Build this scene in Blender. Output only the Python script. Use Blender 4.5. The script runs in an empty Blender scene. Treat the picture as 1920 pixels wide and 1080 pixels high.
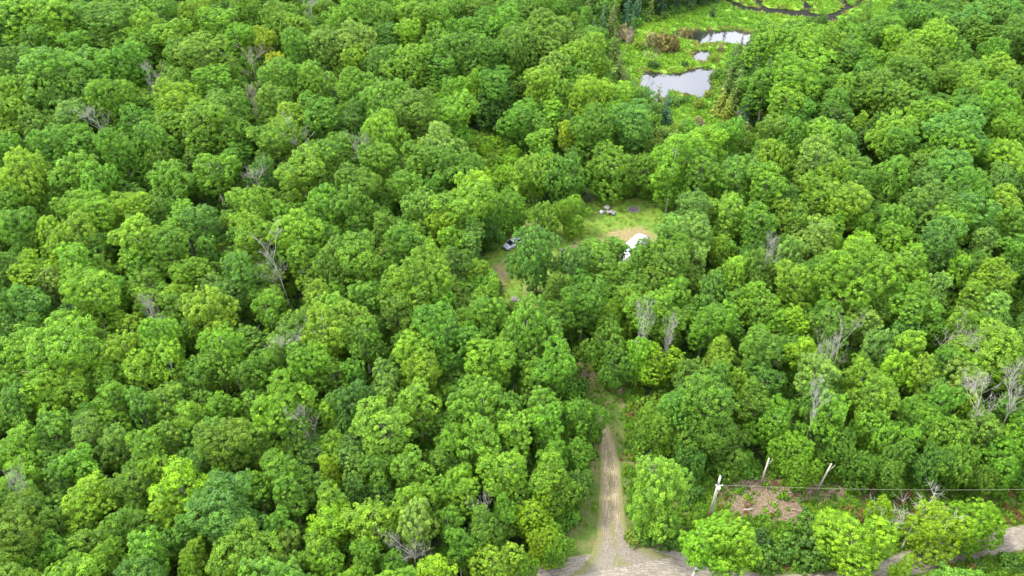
import bpy, math, random
import numpy as np
from mathutils import Vector, Matrix

R = math.radians
scn = bpy.context.scene
col = scn.collection
rng = np.random.default_rng(7)
random.seed(7)

# ------------------------------------------------------------------ camera, world, sun, exposure
PITCH, FPX, CAMH = 40.0, 1544.0, 100.0
cd = bpy.data.cameras.new("camera")
cam = bpy.data.objects.new("camera", cd)
col.objects.link(cam)
cd.sensor_width = 36.0
cd.lens = 36.0 * FPX / 1920.0
cd.clip_start = 0.5
cd.clip_end = 8000
cam.location = (0, 0, CAMH)
cam.rotation_euler = (R(90 - PITCH), 0, 0)
scn.camera = cam

SUN_DIR = Vector((-0.62, 0.12, 1.0)).normalized()
sun_el = math.asin(SUN_DIR.z)
world = bpy.data.worlds.new("World")
scn.world = world
world.use_nodes = True
nt = world.node_tree
nt.nodes.clear()
wo = nt.nodes.new('ShaderNodeOutputWorld')
bg = nt.nodes.new('ShaderNodeBackground')
sky = nt.nodes.new('ShaderNodeTexSky')
sky.sky_type = 'NISHITA'
sky.sun_disc = False
sky.sun_elevation = sun_el
sky.sun_rotation = math.atan2(SUN_DIR.x, SUN_DIR.y)
sky.air_density = 1.0
sky.dust_density = 1.5
tc = nt.nodes.new('ShaderNodeTexCoord')
nz = nt.nodes.new('ShaderNodeTexNoise')
nz.inputs['Scale'].default_value = 3.0
nz.inputs['Detail'].default_value = 6
rp = nt.nodes.new('ShaderNodeValToRGB')
rp.color_ramp.elements[0].position = 0.28
rp.color_ramp.elements[1].position = 0.55
mx = nt.nodes.new('ShaderNodeMix')
mx.data_type = 'RGBA'
mx.inputs[7].default_value = (14.2, 14.4, 15.8, 1)      # thin bright cloud
nt.links.new(tc.outputs['Generated'], nz.inputs['Vector'])
nt.links.new(nz.outputs['Fac'], rp.inputs['Fac'])
nt.links.new(rp.outputs['Color'], mx.inputs[0])
nt.links.new(sky.outputs['Color'], mx.inputs[6])
nt.links.new(mx.outputs[2], bg.inputs['Color'])
bg.inputs['Strength'].default_value = 0.15
nt.links.new(bg.outputs['Background'], wo.inputs['Surface'])

sd = bpy.data.lights.new("sun", 'SUN')
sd.energy = 3.2
sd.angle = R(9)
sd.color = (1.0, 0.95, 0.84)
sun = bpy.data.objects.new("sun", sd)
col.objects.link(sun)
sun.rotation_euler = SUN_DIR.to_track_quat('Z', 'Y').to_euler()
sun.location = (-60, 40, 160)

scn.view_settings.view_transform = 'Standard'
scn.view_settings.look = 'None'
scn.view_settings.gamma = 1
scn.view_settings.exposure = 1.4
scn.view_settings.use_curve_mapping = False

# ------------------------------------------------------------------ helpers
CP, SP = math.cos(R(PITCH)), math.sin(R(PITCH))

def at(px, py, z=0.0):
    "the point at height z that lies under a place of the aerial photograph"
    u, v = (px - 960) / FPX, (py - 540) / FPX
    d = (u, CP - v * SP, -SP - v * CP)
    t = (z - CAMH) / d[2]
    return Vector((d[0] * t, d[1] * t, z))

def depth(px, py, z=0.0):
    v = (py - 540) / FPX
    return (CAMH - z) / (SP + v * CP)

def proj(x, y, z=0.0):
    dz = z - CAMH
    zc = y * CP - dz * SP
    return 960 + FPX * x / zc, 540 - FPX * (y * SP + dz * CP) / zc

def tag(o, label=None, cat=None, group=None, kind=None):
    if label: o["label"] = label
    if cat: o["category"] = cat
    if group: o["group"] = group
    if kind: o["kind"] = kind
    return o

def empty(name, loc, rz=0.0, scale=(1, 1, 1)):
    o = bpy.data.objects.new(name, None)
    col.objects.link(o)
    o.location = loc
    o.rotation_euler = (0, 0, rz)
    o.scale = scale
    o.empty_display_size = 0.3
    return o

def mesh(name, verts, faces, mat=None, smooth=False, attrs=None):
    me = bpy.data.meshes.new(name)
    verts = np.asarray(verts, dtype=np.float32).reshape(-1, 3)
    if isinstance(faces, np.ndarray):
        nf, k = faces.shape
        me.vertices.add(len(verts))
        me.vertices.foreach_set('co', verts.ravel())
        me.loops.add(nf * k)
        me.loops.foreach_set('vertex_index', faces.astype(np.int32).ravel())
        me.polygons.add(nf)
        me.polygons.foreach_set('loop_start', np.arange(0, nf * k, k, dtype=np.int32))
        me.polygons.foreach_set('loop_total', np.full(nf, k, dtype=np.int32))
        me.update(calc_edges=True)
    else:
        me.from_pydata([tuple(map(float, v)) for v in verts], [], faces)
        me.update()
    me.polygons.foreach_set('use_smooth', [smooth] * len(me.polygons))
    if attrs:
        for an, (dom, typ, data) in attrs.items():
            a = me.attributes.new(an, typ, dom)
            key = 'vector' if typ == 'FLOAT_VECTOR' else 'value'
            if typ == 'FLOAT_COLOR': key = 'color'
            a.data.foreach_set(key, np.asarray(data).ravel())
    if mat: me.materials.append(mat)
    return me

def obj(name, me, parent=None):
    o = bpy.data.objects.new(name, me)
    col.objects.link(o)
    if parent: o.parent = parent
    return o

class MB:
    "collects shapes into one mesh"
    def __init__(s): s.v = []; s.f = []
    def add(s, vs, fs):
        b = len(s.v)
        s.v += [tuple(v) for v in vs]
        s.f += [tuple(i + b for i in f) for f in fs]
        return s
    def box(s, c, d, rz=0.0, bev=0.0):
        x, y, z = d[0] / 2, d[1] / 2, d[2] / 2
        b = min(bev, x * .9, y * .9, z * .9)
        ca, sa = math.cos(rz), math.sin(rz)
        ring = []
        def P(px, py, pz): return (c[0] + px * ca - py * sa, c[1] + px * sa + py * ca, c[2] + pz)
        if b <= 0:
            vs = [P(i, j, k) for k in (-z, z) for i, j in ((-x, -y), (x, -y), (x, y), (-x, y))]
            return s.add(vs, [(3, 2, 1, 0), (4, 5, 6, 7), (0, 1, 5, 4), (1, 2, 6, 5), (2, 3, 7, 6), (3, 0, 4, 7)])
        def octo(a, q, zz):
            return [P(i, j, zz) for i, j in ((-a + b, -q), (a - b, -q), (a, -q + b), (a, q - b), (a - b, q), (-a + b, q), (-a, q - b), (-a, -q + b))]
        lv = octo(x - b, y - b, -z) + octo(x, y, -z + b) + octo(x, y, z - b) + octo(x - b, y - b, z)
        fs = [tuple(range(7, -1, -1)), tuple(range(24, 32))]
        for L in range(3):
            for i in range(8):
                j = (i + 1) % 8
                fs.append((L * 8 + i, L * 8 + j, L * 8 + 8 + j, L * 8 + 8 + i))
        return s.add(lv, fs)
    def tube(s, pts, rad, n=6, cap=True):
        pts = [Vector(p) for p in pts]
        if not hasattr(rad, '__len__'): rad = [rad] * len(pts)
        vs, fs = [], []
        for i, p in enumerate(pts):
            t = (pts[min(i + 1, len(pts) - 1)] - pts[max(i - 1, 0)]).normalized()
            a = t.cross(Vector((0.31, 0.93, 0.2)) if abs(t.z) > .5 else Vector((0, 0, 1))).normalized()
            b = t.cross(a)
            for k in range(n):
                th = 2 * math.pi * k / n
                vs.append(p + (a * math.cos(th) + b * math.sin(th)) * rad[i])
        for i in range(len(pts) - 1):
            for k in range(n):
                q = (k + 1) % n
                fs.append((i * n + k, i * n + q, (i + 1) * n + q, (i + 1) * n + k))
        if cap:
            fs.append(tuple(range(n - 1, -1, -1)))
            fs.append(tuple((len(pts) - 1) * n + k for k in range(n)))
        return s.add(vs, fs)
    def build(s, name, mat, parent=None, smooth=False):
        return obj(name, mesh(name, s.v, s.f, mat, smooth), parent)
    def me(s, name, mat, smooth=False):
        return mesh(name, s.v, s.f, mat, smooth)

def vnoise(x, y, seed=0):
    "smooth value noise, numpy"
    xi, yi = np.floor(x).astype(np.int64), np.floor(y).astype(np.int64)
    xf, yf = x - xi, y - yi
    def h(a, b):
        n = (a * 374761393 + b * 668265263 + seed * 1274126177) & 0x7fffffff
        n = ((n ^ (n >> 13)) * 1274126177) & 0x7fffffff
        return ((n ^ (n >> 16)) & 0xffff) / 65535.0
    u, v = xf * xf * (3 - 2 * xf), yf * yf * (3 - 2 * yf)
    return (h(xi, yi) * (1 - u) + h(xi + 1, yi) * u) * (1 - v) + (h(xi, yi + 1) * (1 - u) + h(xi + 1, yi + 1) * u) * v

# ------------------------------------------------------------------ materials
def new_mat(name):
    m = bpy.data.materials.new(name)
    m.use_nodes = True
    return m, m.node_tree, m.node_tree.nodes['Principled BSDF']

def noisy(name, c1, c2, scale=4.0, rough=0.9, bump=0.0, detail=6, spec=0.3, metal=0.0):
    m, t, p = new_mat(name)
    tcn = t.nodes.new('ShaderNodeTexCoord')
    n = t.nodes.new('ShaderNodeTexNoise')
    n.inputs['Scale'].default_value = scale
    n.inputs['Detail'].default_value = detail
    r = t.nodes.new('ShaderNodeValToRGB')
    r.color_ramp.elements[0].color = (*c1, 1); r.color_ramp.elements[0].position = .35
    r.color_ramp.elements[1].color = (*c2, 1); r.color_ramp.elements[1].position = .65
    t.links.new(tcn.outputs['Object'], n.inputs['Vector'])
    t.links.new(n.outputs['Fac'], r.inputs['Fac'])
    t.links.new(r.outputs['Color'], p.inputs['Base Color'])
    p.inputs['Roughness'].default_value = rough
    p.inputs['Metallic'].default_value = metal
    p.inputs['Specular IOR Level'].default_value = spec
    if bump:
        b = t.nodes.new('ShaderNodeBump')
        b.inputs['Strength'].default_value = bump
        t.links.new(n.outputs['Fac'], b.inputs['Height'])
        t.links.new(b.outputs['Normal'], p.inputs['Normal'])
    return m

def foliage_mat(name, transl=0.4, warm=(1.18, 1.10, 0.7), rough=0.55):
    m, t, p = new_mat(name)
    out = t.nodes['Material Output']
    a = t.nodes.new('ShaderNodeAttribute'); a.attribute_type = 'INSTANCER'; a.attribute_name = 'tint'
    lv = t.nodes.new('ShaderNodeAttribute'); lv.attribute_type = 'GEOMETRY'; lv.attribute_name = 'leafvar'
    mr = t.nodes.new('ShaderNodeMapRange')
    mr.inputs['To Min'].default_value = 0.6; mr.inputs['To Max'].default_value = 1.4
    t.links.new(lv.outputs['Fac'], mr.inputs['Value'])
    sc = t.nodes.new('ShaderNodeVectorMath'); sc.operation = 'SCALE'
    t.links.new(a.outputs['Vector'], sc.inputs[0]); t.links.new(mr.outputs['Result'], sc.inputs['Scale'])
    wm = t.nodes.new('ShaderNodeVectorMath'); wm.operation = 'MULTIPLY'
    wm.inputs[1].default_value = warm
    t.links.new(sc.outputs[0], wm.inputs[0])
    cl_ = t.nodes.new('ShaderNodeVectorMath'); cl_.operation = 'MULTIPLY'; cl_.inputs[1].default_value = (.86, 1.0, 1.25)
    t.links.new(sc.outputs[0], cl_.inputs[0])
    mixc = t.nodes.new('ShaderNodeMix'); mixc.data_type = 'RGBA'
    t.links.new(lv.outputs['Fac'], mixc.inputs[0])
    t.links.new(cl_.outputs[0], mixc.inputs[6]); t.links.new(wm.outputs[0], mixc.inputs[7])
    t.links.new(mixc.outputs[2], p.inputs['Base Color'])
    p.inputs['Roughness'].default_value = rough
    p.inputs['Specular IOR Level'].default_value = 0.22
    tr = t.nodes.new('ShaderNodeBsdfTranslucent')
    tm = t.nodes.new('ShaderNodeVectorMath'); tm.operation = 'MULTIPLY'; tm.inputs[1].default_value = (1.3, 1.35, 0.5)
    t.links.new(mixc.outputs[2], tm.inputs[0]); t.links.new(tm.outputs[0], tr.inputs['Color'])
    ms = t.nodes.new('ShaderNodeMixShader'); ms.inputs[0].default_value = transl
    t.links.new(p.outputs[0], ms.inputs[1]); t.links.new(tr.outputs[0], ms.inputs[2])
    t.links.new(ms.outputs[0], out.inputs['Surface'])
    return m

M_LEAF = foliage_mat('leaves')
M_NEEDLE = foliage_mat('needles', 0.12, (1.15, 1.05, 0.8), 0.7)
M_SEDGE = foliage_mat('sedge', 0.3, (1.15, 1.0, 0.6), 0.7)
M_BARK = noisy('bark', (0.11, 0.095, 0.075), (0.26, 0.24, 0.20), 6, 0.9, 0.4)
M_BIRCH = noisy('birch_bark', (0.30, 0.28, 0.24), (0.62, 0.60, 0.55), 5, 0.8, 0.2)
M_DEAD = noisy('dead_wood', (0.17, 0.155, 0.135), (0.33, 0.31, 0.28), 3, 0.85)
M_DEADW = noisy('bleached_wood', (.20, .19, .17), (.34, .33, .30), 3, .85)
M_DEADB = noisy('brown_dead_wood', (0.17, 0.13, 0.11), (0.32, 0.26, 0.22), 3, 0.9)
M_POLE = noisy('weathered_pole', (0.26, 0.23, 0.19), (0.42, 0.39, 0.33), 5, 0.85, 0.2)

# ------------------------------------------------------------------ zones of the ground
P = lambda L: [at(x, y).xy for x, y in L]
Z = dict(
 clearing=[P([(1040,402),(1075,387),(1110,378),(1150,374),(1240,370),(1268,392),(1262,430),(1235,470),(1190,505),(1120,508),(1050,490),(1030,440)]),
           P([(938,428),(985,408),(1040,420),(1045,520),(1040,600),(1000,625),(960,590),(925,540),(908,485)])],
 glade=[P([(880,258),(955,272),(992,300),(1000,352),(945,420),(915,380),(895,320)])],
 dirt=[P([(1055,470),(1080,452),(1120,447),(1150,430),(1205,425),(1232,445),(1200,472),(1150,462),(1110,474),(1075,490)]),
       P([(925,500),(945,490),(955,515),(940,545)]), P([(985,535),(1010,545),(1012,600),(988,598)]),
       P([(985,420),(1005,408),(1012,418),(1000,432)])],
 marsh=[P([(1155,60),(1230,42),(1330,8),(1360,-60),(1780,-60),(1700,20),(1640,60),(1560,70),(1490,70),(1440,95),(1400,110),(1345,150),(1345,190),(1420,235),(1440,262),(1400,300),(1300,280),(1240,250),(1195,205),(1140,165),(1150,100)])],
 brush=[P([(1338,905),(1400,890),(1480,886),(1560,900),(1612,922),(1570,940),(1510,955),(1490,985),(1440,968),(1380,965),(1345,940)]),
        P([(1500,965),(1560,975),(1555,1012),(1505,1015)]), P([(1600,915),(1700,925),(1705,938),(1600,934)]),         P([(1088,692),(1118,700),(1116,716),(1095,708)]), P([(1164,708),(1178,700),(1170,735),(1156,738)])],
 verge=[P([(1075,675),(1205,670),(1205,760),(1190,850),(1195,950),(1200,1042),(1020,1090),(1050,1030),(1085,940),(1108,850),(1112,790),(1080,720)]),
        P([(1180,860),(1290,885),(1640,885),(1960,900),(2060,1130),(1150,1140),(1190,1030)])],
 pond=[P([(1200,140),(1215,133),(1250,139),(1275,134),(1292,131),(1320,126),(1337,128),(1335,160),(1327,178),(1305,183),(1280,174),(1262,172),(1250,178),(1236,192),(1215,190),(1202,170)]),
       P([(1255,60),(1290,57),(1345,57),(1380,55),(1412,62),(1414,80),(1392,86),(1370,79),(1340,79),(1312,83),(1300,73),(1275,72)]),
       P([(1294,97),(1318,93),(1337,97),(1340,110),(1322,116),(1303,110)])],
)
CHAN = [[(1340,-6,1.6),(1370,2,2.0),(1392,14,2.6),(1440,19,3.4),(1470,21,4.2),(1510,26,4.4),(1552,34,3.8),(1580,37,1.2)],
        [(1440,19,1.4),(1424,8,1.1),(1418,-8,1.2)], [(1505,24,2.0),(1517,12,1.4),(1505,2,1.2),(1500,-12,1.2)],
        [(1545,30,1.8),(1572,24,1.2),(1588,13,1.4),(1582,4,1.3),(1572,-10,1.2)], [(1588,13,1.1),(1604,9,1.0),(1616,-2,1.0)],
        [(1376,234,1.0),(1382,246,1.4),(1392,256,1.4),(1404,262,0.8)], [(1330,-20,2.0),(1340,-6,1.6)]]

def sdf(poly, X, Y):
    "signed distance, positive inside"
    px = np.array([p[0] for p in poly]); py = np.array([p[1] for p in poly])
    n = len(px); d = np.full(X.shape, 1e9); ins = np.zeros(X.shape, bool)
    for i in range(n):
        x1, y1, x2, y2 = px[i], py[i], px[(i + 1) % n], py[(i + 1) % n]
        ex, ey = x2 - x1, y2 - y1
        t = np.clip(((X - x1) * ex + (Y - y1) * ey) / (ex * ex + ey * ey), 0, 1)
        d = np.minimum(d, np.hypot(X - x1 - t * ex, Y - y1 - t * ey))
        c = ((y1 > Y) != (y2 > Y)) & (X < (x2 - x1) * (Y - y1) / (y2 - y1 + 1e-12) + x1)
        ins ^= c
    return np.where(ins, d, -d)

def zone(name, X, Y):
    r = np.full(np.shape(X), -1e9)
    for p in Z[name]: r = np.maximum(r, sdf(p, X, Y))
    return r

def chan(X, Y):
    r = np.full(np.shape(X), -1e9)
    for L in CHAN:
        q = [(at(a, b).x, at(a, b).y, w / 2) for a, b, w in L]
        for (x1, y1, w1), (x2, y2, w2) in zip(q[:-1], q[1:]):
            ex, ey = x2 - x1, y2 - y1
            t = np.clip(((X - x1) * ex + (Y - y1) * ey) / (ex * ex + ey * ey), 0, 1)
            r = np.maximum(r, w1 + (w2 - w1) * t - np.hypot(X - x1 - t * ex, Y - y1 - t * ey))
    return r

ROAD = [(900,1140,4.8),(985,1100,4.8),(1080,1074,4.9),(1170,1063,5.0),(1250,1061,4.9),(1340,1085,4.6),(1450,1104,4.4),(1560,1100,4.4),(1650,1078,3.6),(1720,1050,3.4),(1800,1030,3.4),(1900,1010,3.6),(2000,995,3.8),(2140,980,4.4)]
DRIVE = [(1166,1064,15),(1162,1052,11),(1157,1038,7.8),(1153,1022,5.9),(1150,1005,4.7),(1147,988,4.2),(1146,965,3.7),(1145,938,3.4),(1145,910,3.2),(1144,880,3.0),(1141,850,2.7),(1136,822,2.3),(1130,798,1.9),(1124,778,1.5),(1119,762,1.0)]
def ribbon_pts(L, step=0.7):
    q = [(at(a, b).x, at(a, b).y, w) for a, b, w in L]
    out = []
    for i in range(len(q) - 1):
        p0, p1, p2, p3 = q[max(i - 1, 0)], q[i], q[i + 1], q[min(i + 2, len(q) - 1)]
        n = max(2, int(math.hypot(p2[0] - p1[0], p2[1] - p1[1]) / step))
        for k in range(n):
            t = k / n
            out.append([0.5 * ((2 * p1[j]) + (-p0[j] + p2[j]) * t + (2 * p0[j] - 5 * p1[j] + 4 * p2[j] - p3[j]) * t * t + (-p0[j] + 3 * p1[j] - 3 * p2[j] + p3[j]) * t ** 3) for j in range(3)])
    out.append(list(q[-1]))
    return out
ROADP, DRIVEP = ribbon_pts(ROAD), ribbon_pts(DRIVE)
def near_road(X, Y):
    r = np.full(np.shape(X), -1e9)
    for Q in (ROADP, DRIVEP):
        for x, y, w in Q[::2]:
            r = np.maximum(r, w / 2 - np.hypot(X - x, Y - y))
    return r

def height(X, Y, full=None):
    X = np.asarray(X, float); Y = np.asarray(Y, float)
    b = 0.5 * (vnoise(X / 17, Y / 17, 3) - .5) + 0.15 * (vnoise(X / 5, Y / 5, 4) - .5)
    pd = zone('pond', X, Y) + 1.5 * (vnoise(X / 3.1, Y / 3.1, 9) - .5) + .9 * (vnoise(X / 1.2, Y / 1.2, 10) - .5) - .2
    pd = np.maximum(pd, chan(X, Y) + .65 + .8 * (vnoise(X / 2.0, Y / 2.0, 12) - .5))
    k = np.clip(pd / 1.4 + 0.5, 0, 1); k = k * k * (3 - 2 * k)
    mz = np.clip(zone('marsh', X, Y) / 4 + .5, 0, 1)
    b = b * (1 - mz) + mz * 0.12 * (vnoise(X / 2.5, Y / 2.5, 5) - .3)
    return b * (1 - k) - 0.75 * k

def hz(x, y): return float(height(np.array([x]), np.array([y]))[0])

# ------------------------------------------------------------------ ground: one sheet to the horizon
def axis(a, b, s, far):
    core = np.arange(a, b + s, s)
    g = [s]; 
    ext = []
    d = s
    v = 0
    while v < far:
        d *= 1.5; v += d; ext.append(v)
    ext = np.array(ext)
    return np.concatenate([a - ext[::-1], core, b + ext])
gx = axis(-190, 200, 0.8, 3000); gy = axis(40, 330, 0.8, 4000)
GX, GY = np.meshgrid(gx, gy)
GZ = height(GX, GY)
nx, ny = len(gx), len(gy)
idx = np.arange(nx * ny).reshape(ny, nx)
quads = np.stack([idx[:-1, :-1], idx[:-1, 1:], idx[1:, 1:], idx[1:, :-1]], -1).reshape(-1, 4)
sm = lambda d, w: np.clip(d / w + .5, 0, 1)
za = np.stack([sm(zone('clearing', GX, GY), 3), sm(zone('dirt', GX, GY), 5), sm(np.maximum(zone('marsh', GX, GY), zone('glade', GX, GY)), 4), np.ones_like(GX)], -1)
zb = np.stack([sm(zone('brush', GX, GY), 3), sm(zone('verge', GX, GY), 3), sm(np.maximum(zone('pond', GX, GY), chan(GX, GY)) + .6, 1.2), np.ones_like(GX)], -1)
m, t, p = new_mat('ground')
N = t.nodes.new; LK = t.links.new
geo = N('ShaderNodeNewGeometry')
def tnoise(scale, detail=6, rough=.6):
    n = N('ShaderNodeTexNoise'); n.inputs['Scale'].default_value = scale; n.inputs['Detail'].default_value = detail
    n.inputs['Roughness'].default_value = rough
    LK(geo.outputs['Position'], n.inputs['Vector']); return n.outputs['Fac']
nA, nB, nC = tnoise(0.35), tnoise(2.2, 8, .7), tnoise(0.09, 3)
def ramp(fac, cols):
    r = N('ShaderNodeValToRGB')
    while len(r.color_ramp.elements) < len(cols): r.color_ramp.elements.new(.5)
    for e, (pp, c) in zip(r.color_ramp.elements, cols): e.position = pp; e.color = (*c, 1)
    LK(fac, r.inputs['Fac']); return r.outputs['Color']
def mixf(fac, a, b):
    q = N('ShaderNodeMix'); q.data_type = 'RGBA'
    LK(fac, q.inputs[0]); LK(a, q.inputs[6]); LK(b, q.inputs[7]); return q.outputs[2]
def mathn(op, a, b):
    q = N('ShaderNodeMath'); q.operation = op; q.use_clamp = False
    for i, v in enumerate((a, b)):
        if isinstance(v, (int, float)): q.inputs[i].default_value = v
        else: LK(v, q.inputs[i])
    return q.outputs[0]
def soft(maskout, amt=0.9, n=None):
    "mask edge broken up by noise"
    s = mathn('ADD', maskout, mathn('MULTIPLY', mathn('SUBTRACT', n or nB, 0.5), amt))
    mr = N('ShaderNodeMapRange'); mr.inputs['From Min'].default_value = .35; mr.inputs['From Max'].default_value = .65
    LK(s, mr.inputs['Value']); return mr.outputs['Result']
A = N('ShaderNodeAttribute'); A.attribute_name = 'zone_a'; As = N('ShaderNodeSeparateColor'); LK(A.outputs['Color'], As.inputs[0])
B = N('ShaderNodeAttribute'); B.attribute_name = 'zone_b'; Bs = N('ShaderNodeSeparateColor'); LK(B.outputs['Color'], Bs.inputs[0])
litter = ramp(nB, [(.3, (.012, .022, .008)), (.5, (.02, .036, .010)), (.7, (.034, .038, .018))])
grass = mixf(ramp(nA, [(.42, (0, 0, 0)), (.6, (1, 1, 1))]), ramp(nB, [(.3, (.05, .12, .012)), (.7, (.10, .18, .022))]), ramp(nB, [(.3, (.085, .145, .02)), (.7, (.13, .165, .03))]))
dirt = ramp(nB, [(.3, (.10, .105, .035)), (.5, (.165, .135, .062)), (.7, (.235, .185, .105))])
marsh = mixf(ramp(nC, [(.42, (0, 0, 0)), (.58, (1, 1, 1))]), ramp(nB, [(.3, (.06, .15, .015)), (.7, (.11, .22, .025))]), ramp(nB, [(.3, (.10, .19, .015)), (.7, (.15, .23, .03))]))
brushc = ramp(nB, [(.3, (.05, .055, .022)), (.5, (.115, .085, .055)), (.7, (.19, .145, .105))])
vergec = mixf(ramp(nA, [(.45, (0, 0, 0)), (.62, (1, 1, 1))]), ramp(nB, [(.3, (.030, .062, .010)), (.7, (.065, .105, .016))]), ramp(nB, [(.3, (.065, .075, .022)), (.7, (.12, .105, .045))]))
mud = ramp(nB, [(.3, (.012, .012, .008)), (.7, (.05, .04, .025))])
c = mixf(soft(As.outputs[2]), litter, marsh)
c = mixf(soft(Bs.outputs[1]), c, vergec)
c = mixf(soft(As.outputs[0]), c, grass)
c = mixf(soft(As.outputs[1], 1.5, nB), c, dirt)
c = mixf(soft(Bs.outputs[0], 1.3), c, brushc)
c = mixf(soft(Bs.outputs[2], .4), c, mud)
LK(c, p.inputs['Base Color'])
p.inputs['Roughness'].default_value = .95; p.inputs['Specular IOR Level'].default_value = .15
bmp = N('ShaderNodeBump'); bmp.inputs['Strength'].default_value = .8; bmp.inputs['Distance'].default_value = .25
LK(nB, bmp.inputs['Height']); LK(bmp.outputs[0], p.inputs['Normal'])
M_GROUND = m
g = obj('ground', mesh('ground', np.stack([GX, GY, GZ], -1), quads, M_GROUND, True,
        {'zone_a': ('POINT', 'FLOAT_COLOR', za), 'zone_b': ('POINT', 'FLOAT_COLOR', zb)}))
tag(g, kind='structure')

# ------------------------------------------------------------------ water
mw, t, p = new_mat('pond_water')
p.inputs['Base Color'].default_value = (.012, .014, .012, 1)
p.inputs['Roughness'].default_value = .03
p.inputs['IOR'].default_value = 1.9
p.inputs['Specular IOR Level'].default_value = .5
n = t.nodes.new('ShaderNodeTexNoise'); n.inputs['Scale'].default_value = 2.5
g_ = t.nodes.new('ShaderNodeNewGeometry'); t.links.new(g_.outputs['Position'], n.inputs['Vector'])
b = t.nodes.new('ShaderNodeBump'); b.inputs['Strength'].default_value = .12; b.inputs['Distance'].default_value = .03
t.links.new(n.outputs['Fac'], b.inputs['Height']); t.links.new(b.outputs[0], p.inputs['Normal'])
for nm, poly in zip(('pond', 'pond', 'pond'), Z['pond']):
    cx = sum(q[0] for q in poly) / len(poly); cy = sum(q[1] for q in poly) / len(poly)
    vs = []
    for q in poly:
        d = Vector((q[0] - cx, q[1] - cy)); d = d * (1 + 1.6 / d.length)
        vs.append((cx + d.x, cy + d.y, -.3))
    w = obj(nm, mesh(nm, vs, [tuple(range(len(vs)))], mw)); tag(w, kind='structure')
mc = noisy('tree_reflection_water', (.004, .005, .004), (.012, .010, .007), 1.5, .5, 0, 3, .04)  # dark reflection of tall trees put into the muddy channels' colour
for L in CHAN[:6]:
    q = [(at(a, b2).xy, w) for a, b2, w in L]
    vs, fs = [], []
    for i, (pt, w) in enumerate(q):
        tt = (q[min(i + 1, len(q) - 1)][0] - q[max(i - 1, 0)][0]).normalized()
        nn = Vector((-tt.y, tt.x)) * (w / 2 + 1.0)
        zz = -.302 - 0.003 * CHAN.index(L)
        vs += [(pt.x + nn.x, pt.y + nn.y, zz), (pt.x - nn.x, pt.y - nn.y, zz)]
        if i: fs.append((2 * i - 2, 2 * i - 1, 2 * i + 1, 2 * i))
    w = obj('stream_channel', mesh('stream_channel', vs, fs, mc)); tag(w, kind='structure')

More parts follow.
